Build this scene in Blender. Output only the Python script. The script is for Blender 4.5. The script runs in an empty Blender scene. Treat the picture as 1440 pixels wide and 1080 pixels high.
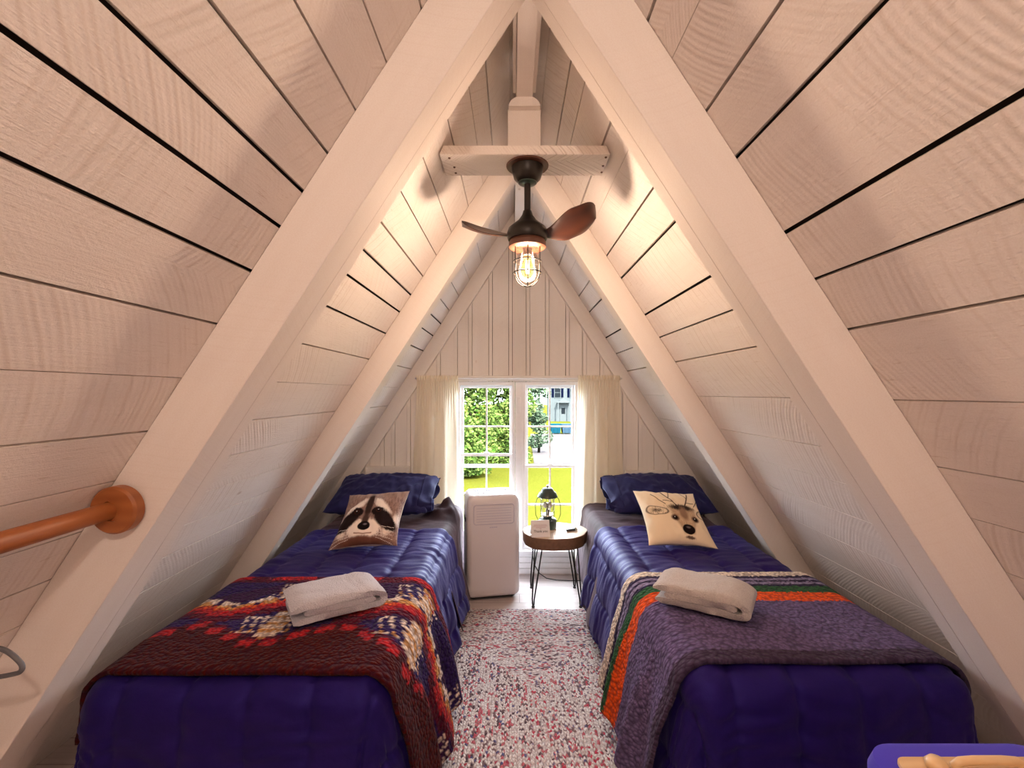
import bpy, math, random
from mathutils import Vector, Matrix, noise, Euler
random.seed(7)
C = bpy.context.scene.collection
PI = math.pi

# ------------------------------------------------------------------ dimensions
F0 = 650.0                       # focal length in pixels of the 1440 wide frame
CAMX, EYE = -0.045, 1.36
SL = 1.54                        # rise over run of the roof
APEX = 2.747
TH = math.atan(SL)
CT, ST = math.cos(TH), math.sin(TH)
D_END = 3.45                     # inner face of the gable wall
Y_REAR = -1.7

def at(px, py, F):
    return Vector((CAMX + (px-721)/F, F0/F, EYE + (552-py)/F))

# ------------------------------------------------------------------ helpers
def tag(o, label=None, cat=None, group=None, kind=None):
    if label: o['label'] = label
    if cat: o['category'] = cat
    if group: o['group'] = group
    if kind: o['kind'] = kind
    return o

def empty(name, loc=(0, 0, 0), rot=(0, 0, 0), parent=None):
    o = bpy.data.objects.new(name, None); C.objects.link(o)
    o.location = loc; o.rotation_euler = rot; o.empty_display_size = .05
    if parent: o.parent = parent
    return o

class MB:
    def __init__(s):
        s.v = []; s.f = []; s.uv = []; s.col = None
    def add(s, vs, fs, uvs=None):
        n = len(s.v); s.v += [tuple(v) for v in vs]
        for i, f in enumerate(fs):
            s.f.append([n+k for k in f])
            s.uv.append(uvs[i] if uvs else [(0, 0)]*len(f))
    def obox(s, o, X, Y, Z, uv0=None):
        """box from corner o with edge vectors X (length), Y, Z; uv runs in metres, u along X"""
        o, X, Y, Z = Vector(o), Vector(X), Vector(Y), Vector(Z)
        vs = [o, o+X, o+X+Y, o+Y, o+Z, o+X+Z, o+X+Y+Z, o+Y+Z]
        fs = [(0, 3, 2, 1), (4, 5, 6, 7), (0, 1, 5, 4), (1, 2, 6, 5), (2, 3, 7, 6), (3, 0, 4, 7)]
        if X.cross(Y).dot(Z) < 0: fs = [tuple(reversed(f)) for f in fs]
        lx, ly, lz = X.length, Y.length, Z.length
        u0, v0 = uv0 or (random.uniform(0, 20), random.uniform(0, 20))
        cu = [(0, 0), (lx, 0), (lx, ly), (0, ly), (0, lz), (lx, lz), (lx, ly+lz), (0, ly+lz)]
        uvs = []
        for f in fs:
            if set(f) in ({0, 1, 2, 3}, {4, 5, 6, 7}):
                q = {0: (0, 0), 1: (lx, 0), 2: (lx, ly), 3: (0, ly), 4: (0, 0), 5: (lx, 0), 6: (lx, ly), 7: (0, ly)}
            elif set(f) in ({0, 1, 4, 5}, {2, 3, 6, 7}):
                q = {0: (0, 0), 1: (lx, 0), 5: (lx, lz), 4: (0, lz), 3: (0, 0), 2: (lx, 0), 6: (lx, lz), 7: (0, lz)}
            else:
                q = {0: (0, 0), 3: (0, ly), 4: (lz, 0), 7: (lz, ly), 1: (0, 0), 2: (0, ly), 5: (lz, 0), 6: (lz, ly)}
            uvs.append([(q[k][0]+u0, q[k][1]+v0) for k in f])
        s.add(vs, fs, uvs)
    def box(s, x0, x1, y0, y1, z0, z1):
        d = {'x': x1-x0, 'y': y1-y0, 'z': z1-z0}
        e = {'x': Vector((d['x'], 0, 0)), 'y': Vector((0, d['y'], 0)), 'z': Vector((0, 0, d['z']))}
        k = sorted('xyz', key=lambda a: -d[a])
        s.obox((x0, y0, z0), e[k[0]], e[k[1]], e[k[2]])
    def prism(s, poly, y0, y1, axis='y'):
        """poly of (x,z) pairs extruded along y (or (x,y) extruded along z)"""
        n = len(poly)
        if axis == 'y':
            vs = [(p[0], y0, p[1]) for p in poly]+[(p[0], y1, p[1]) for p in poly]
        else:
            vs = [(p[0], p[1], y0) for p in poly]+[(p[0], p[1], y1) for p in poly]
        fs = [tuple(range(n)), tuple(reversed(range(n, 2*n)))]
        for i in range(n):
            j = (i+1) % n; fs.append((i, i+n, j+n, j))
        u0 = random.uniform(0, 20); uvs = []
        for f in fs: uvs.append([(vs[k][2]+u0 if axis == 'y' else vs[k][0], vs[k][0]+vs[k][1]+u0) for k in f])
        s.add(vs, fs, uvs)
    def tube(s, pts, r, n=10, closed=False, cap=True):
        pts = [Vector(p) for p in pts]; m = len(pts); rings = []
        up = None
        for i, p in enumerate(pts):
            a = pts[i-1] if (i > 0 or closed) else pts[i]
            b = pts[(i+1) % m] if (i < m-1 or closed) else pts[i]
            t = (b-a).normalized()
            if up is None: up = Vector((0, 0, 1)) if abs(t.z) < .9 else Vector((1, 0, 0))
            up = (up-t*up.dot(t)).normalized(); w = t.cross(up)
            rr = r[i] if isinstance(r, (list, tuple)) else r
            rings.append([p+(up*math.cos(2*PI*k/n)+w*math.sin(2*PI*k/n))*rr for k in range(n)])
        vs = [v for ring in rings for v in ring]; fs = []; uvs = []
        L = 0
        for i in range(m if closed else m-1):
            j = (i+1) % m; l2 = L+(pts[j]-pts[i]).length
            for k in range(n):
                k2 = (k+1) % n
                fs.append((i*n+k, j*n+k, j*n+k2, i*n+k2))
                uvs.append([(L, k*.01), (l2, k*.01), (l2, (k+1)*.01), (L, (k+1)*.01)])
            L = l2
        if cap and not closed:
            fs.append(tuple(range(n))); uvs.append([(0, 0)]*n)
            fs.append(tuple(reversed(range((m-1)*n, m*n)))); uvs.append([(0, 0)]*n)
        s.add(vs, fs, uvs)
    def lathe(s, prof, c=(0, 0, 0), n=28, M=None):
        c = Vector(c); vs = []
        for r, z in prof:
            for k in range(n):
                p = Vector((r*math.cos(2*PI*k/n), r*math.sin(2*PI*k/n), z))
                if M: p = M @ p
                vs.append(c+p)
        fs = []
        for i in range(len(prof)-1):
            for k in range(n):
                k2 = (k+1) % n; fs.append((i*n+k, i*n+k2, (i+1)*n+k2, (i+1)*n+k))
        if prof[0][0] > 1e-6: fs.append(tuple(reversed(range(n))))
        if prof[-1][0] > 1e-6: fs.append(tuple(range((len(prof)-1)*n, len(prof)*n)))
        s.add(vs, fs)
    def grid(s, nu, nv, fn, uvfn=None, closeu=False):
        vs = [fn(i/(nu-1), j/(nv-1)) for j in range(nv) for i in range(nu)]
        uvp = [uvfn(i/(nu-1), j/(nv-1)) for j in range(nv) for i in range(nu)] if uvfn else None
        fs = []; uvs = []
        for j in range(nv-1):
            for i in range(nu-1):
                f = (j*nu+i, j*nu+i+1, (j+1)*nu+i+1, (j+1)*nu+i)
                fs.append(f)
                if uvp: uvs.append([uvp[k] for k in f])
        s.add(vs, fs, uvs if uvp else None)
    def build(s, name, mat, parent=None, smooth=False, world=True, colfn=None, cols=None, bevel=0, subsurf=0, solid=0, soff=-1, merge=False, angle=None):
        off = Vector((0, 0, 0))
        if parent is not None and world:
            p = parent
            while p is not None: off += p.location; p = p.parent
        me = bpy.data.meshes.new(name)
        me.from_pydata([tuple(Vector(v)-off) for v in s.v], [], s.f)
        uvl = me.uv_layers.new(name='UVMap')
        flat = [c for f in s.uv for uv in f for c in uv]
        uvl.data.foreach_set('uv', flat)
        if cols is not None:
            ca = me.color_attributes.new('Col', 'FLOAT_COLOR', 'POINT')
            ca.data.foreach_set('color', [c for k in cols for c in (k[0], k[1], k[2], 1)])
        if smooth: me.polygons.foreach_set('use_smooth', [True]*len(me.polygons))
        me.update()
        o = bpy.data.objects.new(name, me); C.objects.link(o)
        if mat: me.materials.append(mat)
        if parent is not None: o.parent = parent
        if merge:
            m = o.modifiers.new('w', 'WELD'); m.merge_threshold = 1e-5
        if bevel:
            m = o.modifiers.new('b', 'BEVEL'); m.width = bevel; m.segments = 2; m.limit_method = 'ANGLE'; m.angle_limit = .6
        if subsurf:
            m = o.modifiers.new('s', 'SUBSURF'); m.levels = subsurf; m.render_levels = subsurf
        if solid:
            m = o.modifiers.new('t', 'SOLIDIFY'); m.thickness = solid; m.offset = soff
        if smooth and angle:
            try: me.set_sharp_from_angle(angle=angle)
            except Exception: pass
        return o

# ------------------------------------------------------------------ materials
class NT:
    def __init__(s, name):
        s.m = bpy.data.materials.new(name); s.m.use_nodes = True
        s.t = s.m.node_tree; s.n = s.t.nodes; s.l = s.t.links
        s.b = s.n['Principled BSDF']; s.out = s.n['Material Output']
    def new(s, typ, **kw):
        nd = s.n.new(typ)
        for k, v in kw.items(): setattr(nd, k, v)
        return nd
    def set(s, nd, key, val):
        if isinstance(val, bpy.types.NodeSocket): s.l.new(val, nd.inputs[key])
        else: nd.inputs[key].default_value = val
    def math(s, op, a, b=0.0, c=None):
        nd = s.new('ShaderNodeMath', operation=op); s.set(nd, 0, a); s.set(nd, 1, b)
        if c is not None: s.set(nd, 2, c)
        return nd.outputs[0]
    def mix(s, f, a, b, blend='MIX'):
        nd = s.new('ShaderNodeMix', data_type='RGBA', blend_type=blend)
        s.set(nd, 0, f); s.set(nd, 6, a if isinstance(a, bpy.types.NodeSocket) else (*a, 1)); s.set(nd, 7, b if isinstance(b, bpy.types.NodeSocket) else (*b, 1))
        return nd.outputs[2]
    def ramp(s, f, stops, interp='LINEAR'):
        nd = s.new('ShaderNodeValToRGB'); s.set(nd, 0, f); cr = nd.color_ramp; cr.interpolation = interp
        while len(cr.elements) < len(stops): cr.elements.new(.5)
        for e, (p, c) in zip(cr.elements, stops): e.position = p; e.color = (*c, 1) if len(c) == 3 else c
        return nd.outputs[0]
    def coord(s, which='UV'):
        return s.new('ShaderNodeTexCoord').outputs[which]
    def scale(s, v, sc, off=(0, 0, 0)):
        nd = s.new('ShaderNodeMapping'); s.set(nd, 'Vector', v); nd.inputs['Scale'].default_value = sc; nd.inputs['Location'].default_value = off
        return nd.outputs[0]
    def noise(s, v, scale, detail=3, rough=.55):
        nd = s.new('ShaderNodeTexNoise'); s.set(nd, 'Vector', v); nd.inputs['Scale'].default_value = scale
        nd.inputs['Detail'].default_value = detail; nd.inputs['Roughness'].default_value = rough
        return nd.outputs[0]
    def vor(s, v, scale, feature='F1', rnd=1.0):
        nd = s.new('ShaderNodeTexVoronoi', feature=feature); s.set(nd, 'Vector', v); nd.inputs['Scale'].default_value = scale
        nd.inputs['Randomness'].default_value = rnd
        return nd
    def bump(s, h, strength, dist=.01, prev=None):
        nd = s.new('ShaderNodeBump'); s.set(nd, 'Height', h); nd.inputs['Strength'].default_value = strength; nd.inputs['Distance'].default_value = dist
        if prev is not None: s.l.new(prev, nd.inputs['Normal'])
        return nd.outputs[0]
    def fin(s, col=None, rough=.6, normal=None, **kw):
        if col is not None: s.set(s.b, 'Base Color', col if isinstance(col, bpy.types.NodeSocket) else (*col, 1))
        s.set(s.b, 'Roughness', rough)
        if normal is not None: s.l.new(normal, s.b.inputs['Normal'])
        for k, v in kw.items(): s.set(s.b, k.replace('_', ' '), v)
        return s.m

def plain(name, col, rough=.5, metal=0, nz=.06, sc=30, **kw):
    t = NT(name); n = t.noise(t.coord('Object'), sc, 4)
    c = t.mix(n, tuple(x*(1-nz) for x in col), tuple(min(1, x*(1+nz)) for x in col))
    b = t.bump(n, .05, .002)
    return t.fin(c, rough, b, Metallic=metal, **kw)

def painted_wood(name, base, worn, sawscale=75., saw=.5, wear=.3, arc=2.6, smoothish=False):
    t = NT(name); uv = t.coord('UV')
    sep = t.new('ShaderNodeSeparateXYZ'); t.set(sep, 0, uv); u, v = sep.outputs[0], sep.outputs[1]
    isl = t.new('ShaderNodeNewGeometry').outputs['Random Per Island']
    n1 = t.noise(t.scale(uv, (1.2, 9, 1)), 3, 5)
    n2 = t.noise(t.scale(uv, (5, 60, 1)), 3, 4, .6)
    nf = t.noise(uv, 260, 3, .6)
    big = t.noise(uv, 2.2, 3)
    # circular-saw arcs: c = u*(side) + arc*(v-v0)^2 + skew*v
    vv = t.math('SUBTRACT', t.math('FRACT', t.math('MULTIPLY', v, 1.0)), t.math('MULTIPLY', isl, 1.0))
    skew = t.math('MULTIPLY', t.math('SUBTRACT', isl, .5), 3.0)
    c = t.math('ADD', u, t.math('ADD', t.math('MULTIPLY', t.math('MULTIPLY', vv, vv), arc*.4), t.math('MULTIPLY', v, skew)))
    c = t.math('ADD', c, t.math('MULTIPLY', big, .06))
    w = t.math('SINE', t.math('MULTIPLY', c, sawscale*2*PI/1.0))
    w2 = t.math('SINE', t.math('MULTIPLY', c, sawscale*2*PI/2.7))
    w = t.math('ADD', t.math('MULTIPLY', w, .5), t.math('MULTIPLY', w2, .5))
    msk = t.ramp(t.noise(uv, 3.1, 2), [(.38, (0, 0, 0)), (.62, (1, 1, 1))])
    sawh = t.math('MULTIPLY', w, msk)
    col = t.mix(t.ramp(n1, [(.3, (0, 0, 0)), (.75, (1, 1, 1))]), base, tuple(b*.90+wn*.10 for b, wn in zip(base, worn)))
    dk = t.ramp(n2, [(.60, (0, 0, 0)), (.72, (1, 1, 1))])
    wr = t.math('MULTIPLY', t.math('MULTIPLY', dk, wear), t.ramp(big, [(.42, (0, 0, 0)), (.7, (1, 1, 1))]))
    col = t.mix(wr, col, worn)
    sawc = t.math('MULTIPLY', t.ramp(sawh, [(.1, (0, 0, 0)), (1, (1, 1, 1))]), .26*saw)
    col = t.mix(sawc, col, worn)
    kn = t.vor(t.scale(uv, (1, 1.8, 1)), 1.7); kd = t.ramp(t.math('ADD', kn.outputs['Distance'], t.math('MULTIPLY', nf, .02)), [(.022, (1, 1, 1)), (.045, (0, 0, 0))])
    col = t.mix(t.math('MULTIPLY', kd, .55), col, (.36, .22, .13))
    col = t.mix(t.math('MULTIPLY', isl, .10), col, tuple(x*.78 for x in base))
    col = t.mix(t.math('MULTIPLY', t.ramp(nf, [(.35, (1, 1, 1)), (.6, (0, 0, 0))]), .12), col, worn)
    h = t.math('ADD', t.math('MULTIPLY', sawh, .45*saw), t.math('ADD', t.math('MULTIPLY', n2, .8), t.math('MULTIPLY', nf, .5 if not smoothish else .25)))
    return t.fin(col, .62, t.bump(h, .55 if not smoothish else .15, .003), Specular_IOR_Level=.3)

PAINT = (.82, .765, .725)
M = {}
M['boards'] = painted_wood('whitewashed_boards', PAINT, (.45, .33, .24), 55, 1.0, .8)
M['rafter'] = painted_wood('painted_rafter', (.81, .76, .72), (.55, .42, .32), 90, .25, .15, smoothish=True)
M['rough'] = painted_wood('rough_sawn_whitewash', (.86, .80, .75), (.30, .20, .15), 80, 2.2, .9)
M['gable'] = painted_wood('gable_boards', (.80, .76, .72), (.52, .42, .34), 60, .3, .35, smoothish=True)
M['dark_gap'] = plain('tar_paper_and_seam_shade', (.035, .022, .018), .9)  # backing behind the boards; also colours the shade strips in rafter seams
M['white_trim'] = plain('white_window_paint', (.86, .86, .88), .35)
M['black_metal'] = plain('black_bronze_metal', (.022, .018, .016), .38, .6)
M['bronze'] = plain('bronze_metal', (.10, .035, .018), .5, .2)
M['wire'] = plain('hairpin_black', (.015, .014, .014), .4, .7)
M['grey_wire'] = plain('grey_cable', (.12, .12, .13), .5)
M['nail'] = plain('rusty_nail', (.12, .06, .04), .7)

def glassy(name, tint=(1, 1, 1), refl=.08):
    t = NT(name); t.n.remove(t.b)
    tr = t.new('ShaderNodeBsdfTransparent'); tr.inputs[0].default_value = (*tint, 1)
    gl = t.new('ShaderNodeBsdfGlossy'); gl.inputs['Roughness'].default_value = .02
    fr = t.new('ShaderNodeLayerWeight'); fr.inputs[0].default_value = .3
    mx = t.new('ShaderNodeMixShader')
    t.l.new(t.math('MULTIPLY', fr.outputs['Facing'], refl*3), mx.inputs[0]); t.l.new(tr.outputs[0], mx.inputs[1]); t.l.new(gl.outputs[0], mx.inputs[2])
    t.l.new(mx.outputs[0], t.out.inputs[0]); return t.m
M['pane'] = glassy('window_glass', (.97, .98, .98), .05)
M['globe'] = glassy('clear_globe_glass', (.95, .93, .9), .25)

def emis(name, col, st):
    t = NT(name); t.set(t.b, 'Base Color', (*col, 1)); t.set(t.b, 'Emission Color', (*col, 1)); t.set(t.b, 'Emission Strength', st); return t.m
M['filament'] = emis('glowing_filament', (1, .66, .3), 25)
M['bulbglow'] = None
def bulb_mat():
    t = NT('warm_bulb_glass'); t.n.remove(t.b)
    tr = t.new('ShaderNodeBsdfTransparent'); tr.inputs[0].default_value = (1, .86, .62, 1)
    em = t.new('ShaderNodeEmission'); em.inputs[0].default_value = (1, .55, .2, 1); em.inputs[1].default_value = 1.3
    mx = t.new('ShaderNodeMixShader'); mx.inputs[0].default_value = .45
    t.l.new(tr.outputs[0], mx.inputs[1]); t.l.new(em.outputs[0], mx.inputs[2]); t.l.new(mx.outputs[0], t.out.inputs[0]); return t.m
M['bulbglow'] = bulb_mat()

def wood_mat(name, a, b, ring=22, rough=.4, axis=(1, 1, 1), kind='RINGS'):
    t = NT(name); co = t.scale(t.coord('Object'), axis)
    n = t.noise(co, 4, 4)
    w = t.new('ShaderNodeTexWave', wave_type='RINGS' if kind == 'RINGS' else 'BANDS'); t.set(w, 'Vector', co)
    w.inputs['Scale'].default_value = ring; w.inputs['Distortion'].default_value = 3; w.inputs['Detail'].default_value = 3
    f = t.math('ADD', t.math('MULTIPLY', w.outputs[1], .6), t.math('MULTIPLY', n, .4))
    return t.fin(t.mix(f, a, b), rough, t.bump(f, .12, .002))
M['rod'] = wood_mat('orange_stained_wood', (.26, .075, .018), (.38, .125, .035), 10, .42, (1, .1, 1))
M['blade'] = wood_mat('walnut_blade', (.030, .011, .007), (.075, .024, .012), 8, .35, (.3, 2, 1))
M['slab_top'] = wood_mat('pale_slab_wood', (.52, .37, .27), (.74, .60, .47), 16, .3)
M['slab_bark'] = plain('live_edge_bark', (.19, .10, .055), .7, nz=.4, sc=60)

# floor planks
def floor_mat():
    t = NT('pale_plank_floor'); co = t.coord('Object')
    br = t.new('ShaderNodeTexBrick'); t.set(br, 'Vector', t.scale(co, (1, 1, 1))); br.offset = .37
    br.inputs['Scale'].default_value = 1; br.inputs['Brick Width'].default_value = 1.2; br.inputs['Row Height'].default_value = .13; br.inputs['Mortar Size'].default_value = .0016
    br.inputs['Color1'].default_value = (.50, .43, .42, 1); br.inputs['Color2'].default_value = (.62, .55, .54, 1); br.inputs['Mortar'].default_value = (.2, .15, .14, 1)
    g = t.noise(t.scale(co, (3, 40, 1)), 2, 5)
    c = t.mix(t.math('MULTIPLY', t.ramp(g, [(.45, (0, 0, 0)), (.75, (1, 1, 1))]), .5), br.outputs[0], (.36, .29, .28))
    return t.fin(c, .38, t.bump(g, .1, .002))
M['floor'] = floor_mat()

def rug_mat():
    t = NT('braided_rag_rug'); co = t.coord('Object')
    sp = t.new('ShaderNodeSeparateXYZ'); t.set(sp, 0, co); x, y = sp.outputs[0], sp.outputs[1]
    ax = t.math('ABSOLUTE', x); ay = t.math('SUBTRACT', t.math('ABSOLUTE', y), .62)
    ring = t.math('MAXIMUM', ax, ay)
    isx = t.math('GREATER_THAN', ax, ay)      # 1: rows run along y
    mixn = t.new('ShaderNodeMix', data_type='FLOAT'); t.set(mixn, 0, isx); t.set(mixn, 2, x); t.set(mixn, 3, y)
    al = mixn.outputs[0]
    wob = t.math('MULTIPLY', t.math('SUBTRACT', t.noise(co, 14, 2), .5), .010)
    ring = t.math('ADD', ring, wob)
    rw = .016
    rowf = t.math('DIVIDE', ring, rw); rid = t.math('FLOOR', rowf); fr = t.math('SUBTRACT', rowf, rid)
    # chevron: along coordinate skewed inside each row
    ch = t.math('ABSOLUTE', t.math('SUBTRACT', fr, .5))
    al2 = t.math('ADD', t.math('DIVIDE', al, .0135), t.math('MULTIPLY', ch, 1.1))
    cmb = t.new('ShaderNodeCombineXYZ'); t.set(cmb, 0, al2); t.set(cmb, 1, t.math('MULTIPLY', rowf, 1.6)); sid = t.math('ADD', t.math('MULTIPLY', isx, 11.3), t.math('ADD', t.math('MULTIPLY', t.math('GREATER_THAN', x, 0), 23.7), t.math('MULTIPLY', t.math('GREATER_THAN', y, 0), 47.1))); t.set(cmb, 2, sid)
    v = t.vor(cmb.outputs[0], 1.0, rnd=.75)
    vc = t.new('ShaderNodeSeparateColor'); t.set(vc, 0, v.outputs['Color'])
    cm2 = t.new('ShaderNodeCombineXYZ'); t.set(cm2, 0, t.math('MULTIPLY', al, 3.2)); t.set(cm2, 1, t.math('MULTIPLY', rid, .83)); t.set(cm2, 2, sid)
    band = t.noise(cm2.outputs[0], 1, 2, .6); 
    cm3 = t.new('ShaderNodeCombineXYZ'); t.set(cm3, 0, t.math('MULTIPLY', al, 2.3)); t.set(cm3, 1, t.math('MULTIPLY', rid, .61)); t.set(cm3, 2, t.math('ADD', sid, 7.7))
    band2 = t.noise(cm3.outputs[0], 1, 2, .6)
    white = t.ramp(vc.outputs[0], [(0, (.80, .73, .73)), (.35, (.88, .84, .85)), (.7, (.93, .91, .92)), (1, (.76, .67, .67))])
    red = t.ramp(vc.outputs[2], [(0, (.55, .03, .08)), (.5, (.62, .16, .2)), (1, (.80, .32, .34))])
    dark = t.ramp(vc.outputs[0], [(0, (.10, .07, .09)), (.5, (.20, .14, .16)), (.8, (.10, .12, .30)), (1, (.34, .26, .20))], 'CONSTANT')
    rf = t.math('GREATER_THAN', t.math('ADD', vc.outputs[1], t.math('MULTIPLY', band, 1.5)), 1.60)
    df = t.math('GREATER_THAN', t.math('ADD', vc.outputs[2], t.math('MULTIPLY', band2, 1.2)), 1.42)
    col = t.mix(rf, white, red); col = t.mix(df, col, dark)
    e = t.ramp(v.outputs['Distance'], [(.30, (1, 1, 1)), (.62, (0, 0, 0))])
    col = t.mix(t.math('MULTIPLY', t.math('SUBTRACT', 1, e), .52), col, (.26, .17, .18))  # shadow between the braid strands, mixed into the colour
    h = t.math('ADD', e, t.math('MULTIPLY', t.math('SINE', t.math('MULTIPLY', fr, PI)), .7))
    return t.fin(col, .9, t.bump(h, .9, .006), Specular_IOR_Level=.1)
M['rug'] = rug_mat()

def cloth(name, a, b, sheen=.3, rough=.75, weave=900, bstr=.15, wr=12, sheen_tint=(.6, .6, 1)):
    t = NT(name); uv = t.coord('UV'); n = t.noise(uv, wr, 4); f = t.noise(uv, weave, 2)
    c = t.mix(n, a, b)
    nb = t.bump(t.math('ADD', t.math('MULTIPLY', f, .15), n), bstr, .01)
    m = t.fin(c, rough, nb, Specular_IOR_Level=.15)
    t.b.inputs['Sheen Weight'].default_value = sheen; t.b.inputs['Sheen Roughness'].default_value = .4
    t.b.inputs['Sheen Tint'].default_value = (*sheen_tint, 1)
    return m
M['comforter'] = cloth('indigo_comforter', (.010, .0032, .058), (.015, .0055, .098), .10, .55, 700, .25, 25, (.45, .45, 1))
b_ = M['comforter'].node_tree.nodes['Principled BSDF']; b_.inputs['Specular Tint'].default_value = (.20, .20, 1, 1); b_.inputs['Specular IOR Level'].default_value = .55
M['navy'] = cloth('navy_pillowcase', (.010, .008, .050), (.016, .015, .085), .2, .65, 700, .3, 9, (.4, .5, 1))
M['sheet'] = cloth('plum_brown_sheet', (.026, .014, .019), (.040, .021, .027), .2, .7, 700, .3, 9, (.8, .6, .7))
M['mattress'] = cloth('white_mattress', (.7, .68, .66), (.75, .73, .7), .1)
M['towel_a'] = None
def terry(name, a, b):
    t = NT(name); co = t.coord('Object'); v = t.vor(co, 230); n = t.noise(co, 20, 3)
    c = t.mix(n, a, b); c = t.mix(t.math('MULTIPLY', t.ramp(v.outputs['Distance'], [(.2, (0, 0, 0)), (.7, (1, 1, 1))]), .25), c, tuple(x*.6 for x in a))
    h = t.math('SUBTRACT', t.math('MULTIPLY', n, .6), v.outputs['Distance'])
    return t.fin(c, .95, t.bump(h, .7, .004), Specular_IOR_Level=.05, Sheen_Weight=.3)
M['towel_a'] = terry('lavender_grey_terry', (.48, .46, .52), (.57, .55, .61))
M['towel_b'] = terry('beige_grey_terry', (.44, .39, .37), (.53, .48, .46))

def vcol(name, rough=.85, sherpa=0, nz=0.1, sheen=.04):
    t = NT(name); a = t.new('ShaderNodeAttribute', attribute_name='Col'); uv = t.coord('UV')
    c = a.outputs['Color']
    if sherpa:
        v = t.vor(uv, sherpa); c = t.mix(t.math('MULTIPLY', t.ramp(v.outputs['Distance'], [(.25, (0, 0, 0)), (.75, (1, 1, 1))]), .55), c, (.012, .006, .02))
        h = t.math('SUBTRACT', 1, v.outputs['Distance']); nb = t.bump(h, 1, .009)
        n2 = t.noise(uv, 500, 2); c = t.mix(t.math('MULTIPLY', n2, .25), c, (.5, .4, .5), 'OVERLAY')
    else:
        nb = t.bump(t.noise(uv, 900, 2), .1, .002)
    return t.fin(c, rough, nb, Specular_IOR_Level=.04, Sheen_Weight=sheen)
M['sherpa'] = vcol('patterned_sherpa', .95, 80)
M['print'] = vcol('printed_cotton', .8)

def curtain_mat():
    t = NT('sheer_cream_cotton'); t.n.remove(t.b); uv = t.coord('UV')
    n = t.noise(t.scale(uv, (1, 1, 1)), 300, 2); c = t.mix(n, (.90, .83, .69), (.95, .89, .77))
    d = t.new('ShaderNodeBsdfDiffuse'); t.l.new(c, d.inputs[0]); tl = t.new('ShaderNodeBsdfTranslucent'); tl.inputs[0].default_value = (.98, .90, .76, 1)
    tr = t.new('ShaderNodeBsdfTransparent'); mx = t.new('ShaderNodeMixShader'); mx.inputs[0].default_value = .55
    t.l.new(d.outputs[0], mx.inputs[1]); t.l.new(tl.outputs[0], mx.inputs[2])
    m2 = t.new('ShaderNodeMixShader'); m2.inputs[0].default_value = .10
    t.l.new(mx.outputs[0], m2.inputs[1]); t.l.new(tr.outputs[0], m2.inputs[2]); t.l.new(m2.outputs[0], t.out.inputs[0])
    return t.m
M['curtain'] = curtain_mat()

# ------------------------------------------------------------------ the sloping board walls
LZ = [2.66, 2.53, 2.44, 2.325, 2.19, 2.07, 1.962, 1.866, 1.777, 1.665, 1.532, 1.397, 1.262, 1.137, 1.01, .89, .775, .65, .52, .39, .26, .13, .0]
LG = [.002, .007, .002, .005, .004, .004, .006, .008, .007, .007, .005, .002, .005, .003, .003, .004, .003, .003, .003, .003, .003, .003, .003]
RZ = [2.62, 2.507, 2.433, 2.295, 2.20, 2.068, 1.952, 1.762, 1.645, 1.518, 1.341, 1.173, 1.044, .907, .75, .60, .45, .30, .15, .0]
RG = [.003, .006, .003, .007, .0015, .006, .008, .008, .006, .006, .003, .003, .002, .002, .002, .002, .002, .002, .002, .002]
def slope_wall(name, side, zs, gs):
    mb = MB(); prev = APEX-.0005; pg = 0
    outn = Vector((side*ST, 0, CT))           # outward normal
    dn = Vector((side*CT, 0, -ST))            # down the slope
    for z, g in zip(zs, gs):
        l0 = (APEX-prev)/ST + pg*.65; l1 = (APEX-z)/ST - g*.65
        prev = z; pg = g
        o = Vector((0, Y_REAR, APEX)) + dn*l0 + outn*random.uniform(0, .0012)
        mb.obox(o, (0, D_END+.12-Y_REAR, 0), dn*(l1-l0), outn*.02)
    o = mb.build(name, M['boards'])
    tag(o, kind='structure')
    bb = MB(); bb.obox(Vector((0, Y_REAR-.1, APEX))+outn*.030, (0, D_END+.3-Y_REAR, 0), dn*(APEX/ST+.1), outn*.06)
    tag(bb.build('trim_30' if side < 0 else 'trim_31', M['dark_gap']), kind='structure')
slope_wall('wall_left', -1, LZ, LG)
slope_wall('wall_right', 1, RZ, RG)

def half(z): return (APEX-z)/SL
tn = [0]
def trim(mb, mat='rafter', bevel=.003):
    tn[0] += 1
    return tag(mb.build('trim_%d' % tn[0], M[mat], bevel=bevel), kind='structure')

def rafter(side, y0, y1, perp, inset=0):
    outn = Vector((side*ST, 0, CT)); dn = Vector((side*CT, 0, -ST))
    mb = MB(); L = APEX/ST
    v = perp/CT
    # prism in xz: roof line from apex to floor, inner line shifted down by v
    x_b = half(0); 
    poly = [(0, APEX-.001), (side*(x_b-.001), 0.001), (side*(APEX-v)/SL, 0.001), (0, APEX-v)]
    if side > 0: poly = poly[::-1]
    n = len(poly)
    vs = [(p[0], y0, p[1]) for p in poly]+[(p[0], y1, p[1]) for p in poly]
    fs = [tuple(range(n)), tuple(reversed(range(n, 2*n)))]+[(i, i+n, (i+1) % n+n, (i+1) % n) for i in range(n)]
    u0 = random.uniform(0, 9)
    def uvof(k):
        p = Vector(vs[k]); q = p-Vector((0, 0, APEX)); return (q.dot(dn)+u0, q.dot(outn)+p.y+u0)
    mb.add(vs, fs, [[uvof(k) for k in f] for f in fs])
    return mb
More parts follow.
